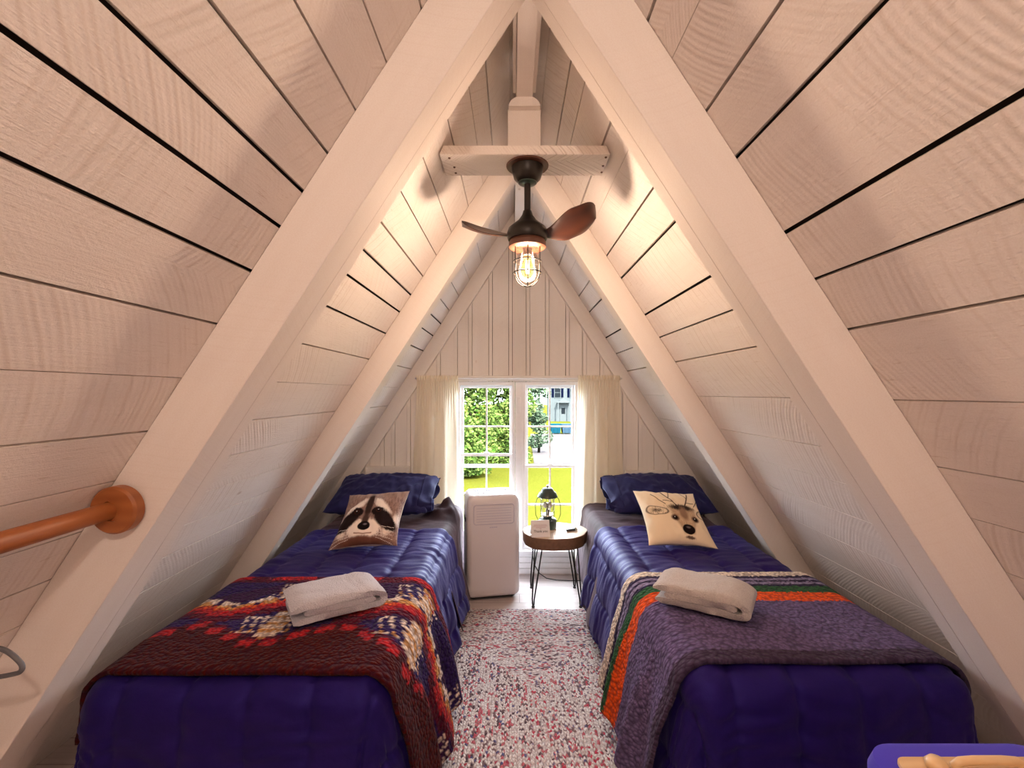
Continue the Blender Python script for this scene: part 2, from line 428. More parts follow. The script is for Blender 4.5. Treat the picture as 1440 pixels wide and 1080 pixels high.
for sd in (-1, 1):
    trim(rafter(sd, 1.16, 1.258, .142)); trim(rafter(sd, 1.268, 1.325, .136))
    trim(rafter(sd, 1.258, 1.268, .124), 'dark_gap'); trim(rafter(sd, 2.455, 2.463, .105), 'dark_gap')  # dark strips added in the rafter seams, standing in for slot shade
    trim(rafter(sd, 2.39, 2.455, .118)); trim(rafter(sd, 2.463, 2.51, .113))
    trim(rafter(sd, 3.40, D_END+.002, .100), 'gable')
    trim(rafter(sd, -.10, 0-.02, .142))

# ridge beam, hanger board, half round plate, ceiling block
mb = MB(); mb.box(-.031, .031, Y_REAR, 1.79, EYE+1.13, APEX-.04); trim(mb)
mb = MB(); mb.box(-.044, -.033, 1.33, 1.79, EYE+1.16, APEX-.06); mb.box(.033, .044, 1.33, 1.79, EYE+1.16, APEX-.06); trim(mb, bevel=0)
mb = MB(); mb.box(-.064, .064, 1.795, 1.83, EYE+.9165, EYE+1.10); trim(mb)
mb = MB(); mb.prism([(.060*math.cos(a*PI/16), EYE+1.095+.040*math.sin(a*PI/16)) for a in range(17)], 1.765, 1.794); trim(mb, bevel=0)
zb = EYE+.881
mb = MB()
hw = half(zb)-.012; hw2 = half(zb+.034)-.004
n0 = len(mb.v)
mb.prism([(-hw, zb), (hw, zb), (hw2, zb+.034), (-hw2, zb+.034)], 1.71, 1.88)
mb.uv = [[(mb.v[k][0]+3, mb.v[k][1]+mb.v[k][2]) for k in f] for f in mb.f]
trim(mb, 'rough')
mb = MB()
for px, py in ((632, 222), (639, 235), (641, 243), (852, 221), (848, 233), (846, 242)):
    F = (552-py)/.881; p = at(px, py, F); mb.lathe([(.0001, -.003), (.004, -.003), (.005, 0)], (p.x, p.y, zb), 8)
trim(mb, 'nail', 0)
# ridge beam beyond the block
mb = MB(); mb.box(-.03, .03, 1.88, D_END, APEX-.21, APEX-.04); trim(mb)

# ------------------------------------------------------------------ floor
mb = MB(); mb.box(-1.86, 1.86, Y_REAR, D_END+.1, -.05, 0)
tag(mb.build('floor', M['floor']), kind='structure')

# ------------------------------------------------------------------ gable wall with window opening
FW = F0/D_END
def wx(px): return CAMX+(px-721)/FW
def wz(py): return EYE+(552-py)/FW
OX0, OX1, OZ0, OZ1 = wx(639), wx(819), .19, wz(537)
mb = MB()
battens = [538, 553, 575, 596, 617, 641, 661.5, 690, 718, 742.5, 769.5, 798, 822, 846, 862, 878, 900, 922, 942, 962, 984]
edges = [-1.80]+[wx(502), wx(520)]+[wx(b) for b in battens]+[1.80]
allx = []
for b_ in battens: allx += [wx(b_)-.0135, wx(b_)+.0135]
allx = sorted(set([-1.80, wx(502), wx(520), 1.80, OX0, OX1]+[q for q in allx if abs(q-OX0) > .014 and abs(q-OX1) > .014]))
for a, b in zip(allx[:-1], allx[1:]):
    ta, tb = APEX+.02-SL*abs(a), APEX+.02-SL*abs(b)
    def col(z0, top=True, z1=None):
        g = .0016
        if z1 is not None: poly = [(a+g, z0), (b-g, z0), (b-g, z1), (a+g, z1)]
        else:
            poly = [(a+g, z0), (b-g, z0), (b-g, max(tb, z0+.001)), (a+g, max(ta, z0+.001))]
            if a < 0 < b: poly.insert(3, (0, APEX+.02))
        mb.prism(poly, D_END, D_END+.03)
    if a >= OX0-1e-6 and b <= OX1+1e-6: col(0, z1=OZ0); col(OZ1)
    else: col(0)
for bx in [wx(b) for b in battens]:
    w = .012
    zt = APEX-SL*(abs(bx)+w)-.01
    if OX0-.01 < bx < OX1+.01:
        if zt > OZ1: mb.box(bx-w, bx+w, D_END-.010, D_END+.001, OZ1+.02, zt)
    elif zt > .1: mb.box(bx-w, bx+w, D_END-.010, D_END+.001, 0.01, zt)
tag(mb.build('wall_back', M['gable'], bevel=.0015), kind='structure')
# outer sheathing so that daylight stays outside
mb = MB()
for (a, b, z0, z1) in ((-1.9, OX0-.005, 0, None), (OX1+.005, 1.9, 0, None), (OX0-.005, OX1+.005, 0, OZ0-.02), (OX0-.005, OX1+.005, OZ1+.02, None)):
    if z1 is not None: mb.box(a, b, D_END+.031, D_END+.12, z0, z1)
    else:
        poly = [(a, z0), (b, z0), (b, max(z0+.01, APEX+.1-SL*abs(b))), (a, max(z0+.01, APEX+.1-SL*abs(a)))]
        if a < 0 < b: poly.insert(3, (0, APEX+.1))
        mb.prism(poly, D_END+.031, D_END+.12)
tag(mb.build('trim_40', M['dark_gap']), kind='structure')
# rear wall, behind the camera
mb = MB()
for i in range(-12, 12):
    a, b = i*.15, i*.15+.148
    mb.prism([(a, 0), (b, 0), (b, max(.01, APEX-SL*abs(b))), (a, max(.01, APEX-SL*abs(a)))], Y_REAR-.03, Y_REAR)
tag(mb.build('wall_front', M['gable']), kind='structure')
mb = MB(); mb.prism([(-1.9, -.05), (1.9, -.05), (0, APEX+.15)], Y_REAR-.08, Y_REAR-.031)
tag(mb.build('trim_41', M['dark_gap']), kind='structure')

# header trim over the window, side ledges, panel under the window
mb = MB(); mb.box(wx(602), wx(858), D_END-.035, D_END-.011, wz(536), wz(528.5)); trim(mb, 'gable')
for (a, b, t, bt) in ((516, 577, 655, 666), (878, 942, 661, 672)):
    mb = MB(); mb.box(wx(a), wx(b), D_END-.045, D_END-.011, wz(bt), wz(t)); mb.box(wx(a)+.01, wx(b), D_END-.025, D_END-.011, wz(bt)-.022, wz(bt)-.002); trim(mb, 'gable')
mb = MB()
for k in range(4): mb.box(OX0+.01, OX1-.01, D_END-.012, D_END-.001, .012+k*.042, .050+k*.042)
tag(mb.build('baseboard_back', M['white_trim'], bevel=.002), kind='structure')

# ------------------------------------------------------------------ windows
def sash(root, x0, x1, z0, z1, y, w=.020, mid=True):
    mb = MB(); d = .022
    mb.box(x0, x1, y, y+d, z0, z0+w*1.3); mb.box(x0, x1, y, y+d, z1-w, z1)
    mb.box(x0, x0+w, y, y+d, z0+w*1.3, z1-w); mb.box(x1-w, x1, y, y+d, z0+w*1.3, z1-w)
    s = mb.build('sash', M['white_trim'], root, bevel=.002)
    m2 = MB(); xc, zc = (x0+x1)/2, (z0+z1)/2
    m2.box(xc-.006, xc+.006, y+.003, y+d-.003, z0+w*1.3, z1-w)
    m2.box(x0+w, xc-.006, y+.003, y+d-.003, zc-.006, zc+.006); m2.box(xc+.006, x1-w, y+.003, y+d-.003, zc-.006, zc+.006)
    m2.build('muntin', M['white_trim'], s)
    g = MB(); g.box(x0+w, x1-w, y+d/2-.002, y+d/2+.002, z0+w*1.3, z1-w); g.build('pane', M['pane'], s)
    return s
def window(n, px0, px1, lift):
    x0, x1 = wx(px0), wx(px1)
    r = empty('window_%d' % n, ((x0+x1)/2, D_END+.03, OZ0)); tag(r, kind='structure')
    mb = MB(); fw = .022; ya, yb = D_END+.004, D_END+.11
    mb.box(x0-fw, x0, ya, yb, OZ0, OZ1); mb.box(x1, x1+fw, ya, yb, OZ0, OZ1)
    mb.box(x0, x1, ya, yb, OZ1-fw*1.2, OZ1); mb.box(x0, x1, ya, yb, OZ0, OZ0+.02)
    mb.build('frame', M['white_trim'], r, bevel=.002)
    zt, zm, zb_ = OZ1-fw*1.2, wz(657), OZ0+.02
    sash(r, x0, x1, zm-.015, zt, D_END+.065)
    sash(r, x0, x1, zb_+lift, zm+.012+lift, D_END+.035)
    mb = MB(); mb.box((x0+x1)/2-.02, (x0+x1)/2+.02, D_END+.018, D_END+.036, zm+.012+lift, zm+.024+lift); mb.build('latch', M['white_trim'], r, bevel=.002)
window(1, 647, 720, .085)
window(2, 739, 809, 0)
mb = MB(); mb.box(wx(724.5), wx(735), D_END-.004, D_END+.1, OZ0, OZ1); mb.box(wx(727.5), wx(732), D_END-.010, D_END-.004, wz(581), wz(558)); trim(mb, 'white_trim')
mb = MB(); mb.box(OX0-.0, wx(642.5), D_END-.01, D_END+.1, OZ0, OZ1); mb.box(wx(813.5), OX1, D_END-.01, D_END+.1, OZ0, OZ1)
mb.box(OX0-.02, OX1+.02, D_END-.04, D_END+.10, OZ0-.022, OZ0-.001); trim(mb, 'white_trim')

# ------------------------------------------------------------------ curtains
def curtain(tx0, tx1, bx0, bx1, zbot, label, seed, seam):
    rnd = random.Random(seed); ph = [rnd.uniform(0, 6) for _ in range(6)]
    r = empty('curtain', ((tx0+tx1)/2, D_END-.065, zbot)); tag(r, label, 'curtain', 'curtains either side of the window')
    ztop = wz(532)
    def fn(u, v):
        z = ztop+(zbot-ztop)*v
        k = min(1, v*3)
        x = (tx0+(tx1-tx0)*u)*(1-v)+(bx0+(bx1-bx0)*u)*v
        y = D_END-.062
        w = math.sin(u*2*PI*3.1+ph[0]+v*1.2)*.026*k+math.sin(u*2*PI*6+ph[1]-v*.8)*.004*k
        w += math.sin(u*2*PI*19+ph[2])*.0045*(1-k)+math.sin(u*2*PI*2+ph[3]+2*v)*.006*v
        x += .008*math.sin(u*2*PI*4.2+ph[4])*k
        return Vector((x, y-abs(w)*.3+w*.8, z))
    mb = MB(); mb.grid(110, 60, fn, lambda u, v: (u*.5, v*1.2)); mb.build('curtain_panel', M['curtain'], r, smooth=True)
    mb = MB()
    def hd(u, v):
        a = v*PI*1.0; x = tx0+(tx1-tx0)*u
        z = ztop+.018-.036*v+.004*math.sin(u*2*PI*17+ph[5]); y = D_END-.072-.006*math.sin(u*2*PI*17+ph[2])-.006*math.sin(v*PI)
        return Vector((x, y, z))
    mb.grid(90, 6, hd, lambda u, v: (u*.5, v*.05)); mb.build('rod_pocket', M['curtain'], r, smooth=True)
curtain(wx(589), wx(646), wx(579), wx(650), .14, 'cream cotton curtain left of the window, behind the white air conditioner', 3, .4)
curtain(wx(811), wx(869), wx(806), wx(876), .14, 'cream cotton curtain right of the window, beside the round side table', 5, .6)
mb = MB(); mb.tube([(wx(586), D_END-.058, wz(532.5)), (wx(872), D_END-.058, wz(532.5))], .006, 12)
tag(mb.build('curtain_rod', M['curtain'] if False else M['white_trim'], smooth=True), 'thin white curtain rod across the top of the window', 'curtain rod')

def sm(x, a, b):
    t = min(1, max(0, (x-a)/(b-a))); return t*t*(3-2*t)
# ------------------------------------------------------------------ draping
def drape(a, b, bed, off=0., aisle_flare=.15, foot_flare=.10, outer_flare=.04, r=.07):
    x0, x1, y0, y1, zt, ais = bed          # ais: -1/+1 side on which the aisle lies (in x)
    X0, X1, Y0 = x0+r, x1-r, y0+r
    cx = min(max(a, X0), X1); cy = max(b, Y0)
    ex, ey = a-cx, b-cy
    aex, aey = abs(ex), abs(ey)
    if aex < 1e-9 and aey < 1e-9: return Vector((a, b, zt+off)), Vector((0, 0, 1)), 0.
    h = math.hypot(ex, ey); d = Vector((ex/h, ey/h, 0))
    p = 5.; e = (aex**p+aey**p)**(1/p)
    fx = aisle_flare if ex*ais > 0 else outer_flare
    wgt = d.x**2; fl = fx*wgt+foot_flare*(1-wgt)
    q = r*PI/2
    if e < q:
        t = e/r; pos = Vector((cx, cy, zt-r+r*math.cos(t)))+d*(r*math.sin(t)); nr = d*math.sin(t)+Vector((0, 0, math.cos(t)))
    else:
        k = e-q; pos = Vector((cx, cy, zt-r-k*math.sqrt(1-fl*fl)))+d*(r+k*fl); nr = (d+Vector((0, 0, fl))).normalized()
    return pos+nr*off, nr, e
BL = (-1.235, -.405, 1.255, 3.36, .545, 1)
BR = (.455, 1.245, 1.275, 3.36, .555, -1)
nz = lambda x, y, z=0.: noise.noise(Vector((x, y, z)))

def tanc(a, b, bed):                       # running coordinate along the hem
    x0, x1, y0, y1, zt, ais = bed
    if b < y0+.07: 
        return (a-x0) if (x0+.07 < a < x1-.07) else (a-x0)+(b-y0)*.6*(1 if a > (x0+x1)/2 else -1)
    return b*1.0

def comforter(bed, y_head, inner, outer, foot, seed, label):
    x0, x1, y0, y1, zt, ais = bed
    a0 = x0-(inner if ais < 0 else outer); a1 = x1+(inner if ais > 0 else outer); b0 = y0-foot
    NU, NVv = int((a1-a0)/.009), int((y_head-b0)/.009)
    ch = .175
    def fn(u, v):
        a = a0+(a1-a0)*u; b = b0+(y_head-b0)*v
        pos, nr, e = drape(a, b, bed, 0., .20, .10)
        s = ((a-x0)/ch+.35) % 1.0; ds = min(s, 1-s)*ch          # distance to a channel seam
        s2 = ((b+.11)/.42) % 1.0; ds2 = min(s2, 1-s2)*.42
        puff = .013*(1-math.exp(-ds/.018))
        puck = nz(a*7+seed, b*38+nz(a*9, b*4, 2)*1.3, seed)*(.0085*math.exp(-ds/.05)+.0035)+nz(a*15, b*22, seed+4)*.0025
        bigw = nz(a*3, b*3.2, seed+9)*.006
        hang = min(1, max(0, (e-.09)/.3))
        t = tanc(a, b, bed)
        fold = hang*(.016*math.sin(t*19+2.2*nz(t*2, seed, 1)+seed)+.010*nz(t*9, e*2, seed))*(.15 if (b < 2.0 and (a-(x0+x1)/2)*ais > 0) else 1)
        k = puff+puck+bigw+fold
        he = (y_head-b)
        if he < .05: k += .008*math.cos(he/.05*PI/2)
        return pos+nr*(k+.004)
    mb = MB(); mb.grid(NU, NVv, fn, lambda u, v: (a0+(a1-a0)*u, b0+(y_head-b0)*v))
    o = mb.build('comforter', M['comforter'], smooth=True, solid=.012)
    tag(o, label, 'comforter', 'quilted comforters')
    return o
comforter(BL, 2.68, .42, .28, .43, 1.3, 'indigo blue quilted comforter on the left bed, under the patterned red and orange throw')
comforter(BR, 2.72, .42, .28, .43, 5.7, 'indigo blue quilted comforter on the right bed, under the striped grey throw')

def sheet(bed, seed, label, crumple=None):
    x0, x1, y0, y1, zt, ais = bed
    inner, outer = .42, .2
    a0 = x0-(inner if ais < 0 else outer); a1 = x1+(inner if ais > 0 else outer); b0, b1 = 2.42, y1
    def fn(u, v):
        a = a0+(a1-a0)*u; b = b0+(b1-b0)*v
        pos, nr, e = drape(a, b, bed, 0, (.27-.24*sm(b, 2.82, 2.95)) if ais > 0 else (.27-.15*sm(b, 2.70, 2.86)), .1)
        hang = min(1, max(0, (e-.09)/.3)) if (a-(x0+x1)/2)*ais > 0 else 0
        k = .006*nz(a*6, b*9, seed)+.003*nz(a*17, b*20, seed)+hang*(.012*math.sin(b*21+seed)*(1-sm(b, 2.7, 2.85)))
        k -= .008*(1-min(1, max(0, (b-2.65)/.06)))
        p = pos+nr*k
        if crumple:
            cx, cy, rr, hh = crumple; d = math.hypot((a-cx)/1., (b-cy))/rr
            if d < 1: p += Vector((0, 0, 1))*(1-d*d)**1.5*hh*(1+.7*nz(a*16, b*16, 4)+.4*abs(nz(a*30, b*25, 2)))
        if hang: p += Vector((ais*0, 0, 0))
        return p
    mb = MB(); mb.grid(int((a1-a0)/.012), int((b1-b0)/.012), fn, lambda u, v: (a0+(a1-a0)*u, b0+(b1-b0)*v))
    tag(mb.build('bed_sheet', M['sheet'], smooth=True, solid=.004), label, 'sheet', 'dark sheets')
sheet(BL, 2., 'plum brown sheet hanging over the aisle side at the head of the left bed', (-.50, 3.10, .16, .075))
sheet(BR, 6., 'plum brown sheet hanging beside the round side table from the right bed')

def bed(bd, label):
    x0, x1, y0, y1, zt, ais = bd
    r = empty('bed', ((x0+x1)/2, (y0+y1)/2, 0)); tag(r, label, 'bed', 'twin beds')
    mb = MB(); mb.box(x0+.03, x1-.03, y0+.03, y1-.01, .32, zt-.022); mb.build('mattress', M['mattress'], r, bevel=.05, smooth=False)
    mb = MB(); mb.box(x0+.04, x1-.04, y0+.04, y1-.02, .22, .30); mb.build('bed_frame', M['black_metal'], r, bevel=.005)
    for sx in (x0+.07, x1-.07):
        for sy in (y0+.08, y1-.08):
            mb = MB(); mb.lathe([(.018, .0145 if abs(sx) < .7 else 0), (.022, .2195)], (sx, sy, 0), 12); mb.build('leg', M['black_metal'], r)
bed(BL, 'twin bed against the left slope, with the raccoon cushion')
bed(BR, 'twin bed against the right slope, with the deer cushion')

# ------------------------------------------------------------------ throws
def throw(bd, b0, b1, inner, outer, label, colf, seed, foldover=0):
    x0, x1, y0, y1, zt, ais = bd
    a0 = x0-(inner if ais < 0 else outer); a1 = x1+(inner if ais > 0 else outer)
    nu, nv = int((a1-a0)/.0065), int((b1-b0)/.0065)
    cols = []
    for j in range(nv):
        for i in range(nu):
            a = a0+(a1-a0)*i/(nu-1); b = b0+(b1-b0)*j/(nv-1)
            ja = nz(a*110, b*110, 3)*.007; jb = nz(a*110, b*110, 9)*.007
            s = (a1-a) if ais > 0 else (a-a0)               # distance from the aisle hem
            cols.append(colf(s+ja, (b1-b)+jb, b1-b0))
    def fn(u, v):
        a = a0+(a1-a0)*u; b = b0+(b1-b0)*v
        pos, nr, e = drape(a, b, bd, .036, .21, .12)
        pos = pos+nr*(.016*sm(e, .1, .25))
        hang = min(1, max(0, (e-.08)/.3)) if (a-(x0+x1)/2)*ais > 0 else 0
        k = .006*nz(a*4, b*5, seed)+.0022*nz(a*60, b*60, seed)
        k += hang*(.020*math.sin(b*26+seed+e*2)+.008*math.sin(b*47+seed))
        fo = min(1, max(0, (y0+.07-b)/.1)); k += fo*.008*nz(a*9, b*3, seed)
        return pos+nr*k
    mb = MB(); mb.grid(nu, nv, fn, lambda u, v: (a0+(a1-a0)*u, b0+(b1-b0)*v))
    o = mb.build('throw_blanket', M['sherpa'], smooth=True, solid=.012, cols=cols)
    tag(o, label, 'blanket', 'fleece throws at the bed ends'); return o
def lin(r, g, b):
    f = lambda c: (c/255/12.92 if c/255 <= .04045 else ((c/255+.055)/1.055)**2.4)
    return (f(r), f(g), f(b))
CREAM, GOLD, ORNG, RED, MAR, PUR, NAV, BRN = lin(232, 214, 196), lin(206, 150, 84), lin(214, 84, 30), lin(176, 30, 34), lin(88, 12, 34), lin(54, 16, 62), lin(44, 26, 84), lin(70, 14, 10)
def sw_pattern(s, t, T):
    """s across the bed from the aisle hem, t from the far edge towards the foot"""
    q = .024; P = .46
    sq = math.floor(s/q)*q+q/2; tq = math.floor(t/(q*.8))*(q*.8)+q*.4
    tri = abs(((sq+.04)/P) % 1.0-.5)*2            # 0..1..0
    # border near the far edge
    if t < .035: return RED if (int(s/.09) % 3) else MAR
    if t < .055: return MAR
    # claw strokes: slanting cream dashes
    for tc in (.13, .40):
        if abs(t-tc) < .055:
            c = ((s+.16) / P) % 1.0
            if .12 < c < .52:
                x = (c-.12)/.40; k = x*6+(t-tc)*9
                if abs((k % 1)-.5) < .2-abs(t-tc)*1.6 and (int(t/.012) % 3 != 2): return CREAM if (t-tc) < .015 else GOLD
                if abs(abs(t-tc)-.05) < .006 and (int(s/.012) % 2): return CREAM
    f = tq-.175-(.10*(1-tri))                # stepped zigzag
    k = f/(q*.8)
    if -1.3 <= k < .3: return CREAM if (int(sq/q) % 4) else NAV
    if .3 <= k < 1.3: return GOLD if (int(sq/q) % 3) else PUR
    if 1.3 <= k < 2.3: return ORNG if (int(sq/q) % 5) else GOLD
    if 2.3 <= k < 4.3: return RED
    if 4.3 <= k < 6.3: return MAR
    f2 = tq-.50+(.13*(1-tri)); k2 = f2/(q*.8)
    if 0 <= k2 < 1: return MAR
    if 1 <= k2 < 3: return RED if (int(sq/q) % 3) else BRN
    if 3 <= k2: return BRN
    if tri > .80 and t < .12: return RED if (int(t/q) % 2) else GOLD
    if tri > .86 : return CREAM if (int(t/q) % 2) else GOLD
    n = nz(s*6, t*6, 1)
    return PUR if n > 0 else NAV
throw(BL, 1.305, 1.955, .44, .16, 'southwestern fleece throw in red, orange and cream on the left bed', sw_pattern, 1.1)
GP, WHT, NVY, LAV, GRN, ORG2 = lin(104, 90, 128), lin(232, 218, 200), lin(44, 36, 66), lin(140, 130, 160), lin(44, 92, 52), lin(232, 88, 22)
def st_pattern(s, t, T):
    for lim, c in ((.045, WHT), (.068, NVY), (.090, LAV), (.105, NVY), (.128, LAV), (.146, NVY), (.200, GRN), (.270, ORG2)):
        if t < lim: return c
    if T-t < .05: return lin(70, 56, 78)
    return GP
throw(BR, 1.335, 1.985, .43, .16, 'grey purple fleece throw with white, green and orange stripes on the right bed', st_pattern, 4.2)

# ------------------------------------------------------------------ pillows
def pillow_mesh(w, h, t, n=60, m=None, wr=.004, seed=0., flange=0, colf=None, pinch=.07, ex=.42):
    """lies in local xz plane, thickness in y; bottom edge at z=0"""
    m = m or n; mb = MB(); cols = []
    for side in (-1, 1):
        def fn(u, v):
            U, V = u*2-1, v*2-1
            x = U*w/2*(1-pinch*(1-V*V)*abs(U)**3); z = V*h/2*(1-pinch*(1-U*U)*abs(V)**3)
            k = max(0., (1-U**2)*(1-V**2))**ex
            y = side*t/2*k+side*wr*(nz(x*14, z*14, seed+side)+.7*nz(x*33, z*20, seed))*min(1, k*3)
            return Vector((x, y, z+h/2))
        mb.grid(n, m, fn, lambda u, v: (u*w, v*h))
        for j in range(m):
            for i in range(n):
                cols.append(colf(i/(n-1)*2-1, j/(m-1)*2-1) if (colf and side < 0) else lin(214, 196, 172))
    if flange:
        pass
    return mb, cols

def lerp(c, d, k): return tuple(c[i]*(1-k)+d[i]*k for i in range(3))
def ell(u, v, cx, cy, rx, ry, rot=0.):
    x, y = u-cx, v-cy; c, s = math.cos(rot), math.sin(rot); X, Y = x*c+y*s, -x*s+y*c
    return math.hypot(X/rx, Y/ry)
def raccoon(u, v):
    v = v+.40*(1-v*v)
    f = u+.05; au = abs(f)
    fur = nz(u*22+v*3, v*7, 1)*.5+nz(u*45, v*18, 5)*.5
    wsh = 1+.32*fur
    base = lin(150, 122, 112); c = base
    c = lerp(c, lin(112, 88, 84), sm(fur, -.15, .35)*.9)
    # brow fur, pale arcs
    k = ell(au, v, .42, .56, .40, .13, -.62)*wsh; c = lerp(lin(238, 226, 218), c, sm(k, .6, 1.15))
    # cheek white edge
    k = ell(au, v, .80, -.15, .20, .62, -.35)*wsh; c = lerp(lin(224, 208, 198), c, sm(k, .5, 1.15))
    # muzzle
    k = ell(au, v, .18, -.30, .36, .42, .25)*wsh; c = lerp(lin(238, 224, 214), c, sm(k, .7, 1.1))
    # mask
    k = ell(au, v, .60, .04, .60, .30, -.92)*(1+.22*fur); c = lerp(lin(34, 22, 24), c, sm(k, .72, 1.02))
    k = ell(au, v, .31, .38, .21, .17, 0)*wsh; c = lerp(lin(30, 20, 22), c, sm(k, .75, 1.05))
    # forehead stripe
    k = ell(au, v, 0, .62, .11+.05*max(0, .9-v), .52)*wsh; c = lerp(lin(52, 36, 34), c, sm(k, .6, 1.1))
    k = ell(au, v, 0, .05, .12, .30)*wsh; c = lerp(lin(70, 52, 48), c, sm(k, .6, 1.1))
    # eyes
    k = ell(au, v, .34, .40, .085, .07); c = lerp(lin(58, 30, 22), c, sm(k, .85, 1.05))
    k = ell(au, v, .34, .40, .05, .05); c = lerp((.004, .003, .003), c, sm(k, .85, 1.05))
    k = ell(f, v, .325 if f > 0 else -.355, .43, .016, .016); c = lerp((.8, .8, .8), c, sm(k, .8, 1.1))
    # nose
    k = ell(f, v, .0, -.20, .185, .20)+.12*max(0, -(v+.3)); c = lerp(lin(22, 16, 20), c, sm(k, .92, 1.05))
    k = ell(f, v, .03, -.13, .07, .045); c = lerp(lin(120, 110, 120), c, sm(k, .3, 1.2))
    # mouth and chin
    k = abs(v+.50+.05*math.cos(f*6))/.03 if au < .26 else 9; c = lerp(lin(150, 118, 108), c, sm(k, .4, 1.5))
    k = ell(f, v, 0, -.90, 1.0, .26)*wsh; c = lerp(lin(104, 66, 54), c, sm(k, .5, 1.1))
    # whiskers
    for i in range(5):
        yy = -.28-.10*i+(au-.3)*(.12-.16*i)
        if .40 < au < .92 and abs(v-yy) < .009: c = lerp(c, lin(240, 232, 226), .75)
    if v > .86: c = lerp(c, lin(150, 130, 120), .4)
    return c
def deer(u, v):
    v = v+.34*(1-v*v)
    f = u-.24; au = abs(f)
    fur = nz(u*30, v*9, 1)*.5+nz(u*60, v*22, 5)*.5
    bg = lin(228, 208, 178); c = bg
    INK = lin(62, 46, 42)
    # face shading: head is a tapered shape from brow (v=.45) to muzzle (v=-.62)
    wv = .40-.22*sm(-v, -.35, .55)
    if -.72 < v < .55:
        k = au/wv; s = (1-sm(k, .75, 1.1))*sm(v, -.72, -.5)*(1-sm(v, .42, .55))
        c = lerp(c, lin(176, 146, 116), s*(.8+.6*fur))
        s2 = math.exp(-((k-.9)/.18)**2)*(.30+.5*max(0, fur)); c = lerp(c, lin(120, 92, 76), min(1, s2*sm(v, -.72, -.4)*(1-sm(v, .4, .55))))
    k = ell(f, v, 0, .44, .42, .12)*(1+.7*fur); c = lerp(lin(44, 34, 34), c, sm(k, .5, 1.25))
    k = ell(f, v, 0, .22, .13, .26)*(1+.4*fur); c = lerp(lin(138, 110, 90), c, sm(k, .5, 1.3))
    k = ell(au, v, .31, .04, .105, .10, .4); c = lerp(lin(96, 70, 58), c, sm(k, .8, 1.5))
    k = ell(au, v, .31, .04, .075, .075); c = lerp(lin(14, 10, 12), c, sm(k, .85, 1.05))
    k = ell(f, v, (.30 if f > 0 else -.32), .07, .017, .017); c = lerp((.8, .8, .8), c, sm(k, .8, 1.1))
    k = ell(f, v, 0, -.42, .19, .22)+.1*max(0, au-.1); c = lerp(lin(24, 16, 18), c, sm(k, .9, 1.05))
    k = ell(f, v, 0, -.33, .08, .05); c = lerp(lin(110, 96, 96), c, sm(k, .3, 1.2))
    k = ell(f, v, 0, -.78, .14, .09)*(1+.5*fur); c = lerp(lin(96, 76, 66), c, sm(k, .6, 1.3))
    # ears: leaf outlines with hatching
    k = ell(au, v, .80, .34, .34, .15, .22)
    if k < 1.15:
        ring = math.exp(-((k-1)/.10)**2); hat = max(0, nz(u*60, v*12, 8))*1.6 if k < 1 else 0
        core = 1-sm(k, .2, .75)
        c = lerp(c, INK, min(1, max(ring*.9, hat, core*.95*(.8+fur))))
    # antlers: branching ink lines
    for (x0, y0, x1, y1, w) in ((.12, .50, .46, .98, .018), (.30, .74, .16, 1., .012), (.46, .55, .80, .86, .012), (.22, .62, .50, .66, .010)):
        t = min(1, max(0, ((au-x0)*(x1-x0)+(v-y0)*(y1-y0))/((x1-x0)**2+(y1-y0)**2)))
        d = math.hypot(au-x0-t*(x1-x0), v-y0-t*(y1-y0))
        c = lerp(INK, c, sm(d, w*.5, w*1.4))
    c = lerp(c, bg, sm(abs(v), .93, .99))
    return c
def cushion(px_bot, px_top, w, h, label, colf, roll, seed):
    b, t_ = Vector(px_bot), Vector(px_top)
    d = (t_-b); lean = math.atan2(d.y, d.z)
    mb, cols = pillow_mesh(w, h, .12, 150, 150, .007, seed, colf=colf, ex=.5, pinch=.11)
    o = mb.build('throw_cushion', M['print'], smooth=True, cols=cols)
    o.location = b; o.rotation_euler = Euler((-lean, roll, 0), 'XYZ')
    tag(o, label, 'cushion', 'printed cushions')
    return o
cushion((-.792, 2.30, .585), (-.83, 2.63, .775), .345, .40, 'square cushion printed with a raccoon face on the left bed', raccoon, -.07, 1)
cushion((.805, 2.30, .590), (.81, 2.63, .78), .345, .40, 'square cream cushion printed with a deer head on the right bed', deer, .05, 2)

def bed_pillow(loc, w, h, t, lean, rz, label, seed, roll=0.):
    r = empty('bed_pillow', loc, (-lean, roll, rz)); tag(r, label, 'pillow', 'navy bed pillows')
    mb, cols = pillow_mesh(w, h, t, 90, 60, .012, seed, pinch=.05)
    mb.build('pillow_body', M['navy'], r, smooth=True, world=False)
    # loose open end of the pillowcase, folds on the window side
    sg = 1 if seed < 5 else -1
    mb = MB()
    def fn(u, v):
        ang = v*2*PI; prof = (.5+.5*u)
        x = sg*(w/2*(.80+.26*u)); z = h/2+math.sin(ang)*h*.49*(1-.10*u); y = math.cos(ang)*t*.36*(1-.4*u)
        k = .010*u+.004
        y += k*2*nz(x*15, ang*2.4+seed, seed); z += k*1.2*nz(ang*2, x*12, seed+3)+.02*u*math.sin(ang*3); x += sg*.025*u*nz(ang*1.5, seed)
        return Vector((x, y, z))
    mb.grid(14, 70, fn, lambda u, v: (u*.2, v))
    mb.build('case_hem', M['navy'], r, smooth=True, world=False, solid=.003)
    return r
bed_pillow((-.915, 2.91, .605), .66, .44, .17, 1.22, .0, 'navy pillow behind the raccoon cushion on the left bed', 1.)
bed_pillow((.925, 2.91, .605), .66, .44, .17, 1.22, 0, 'navy pillow behind the deer cushion on the right bed', 7.)

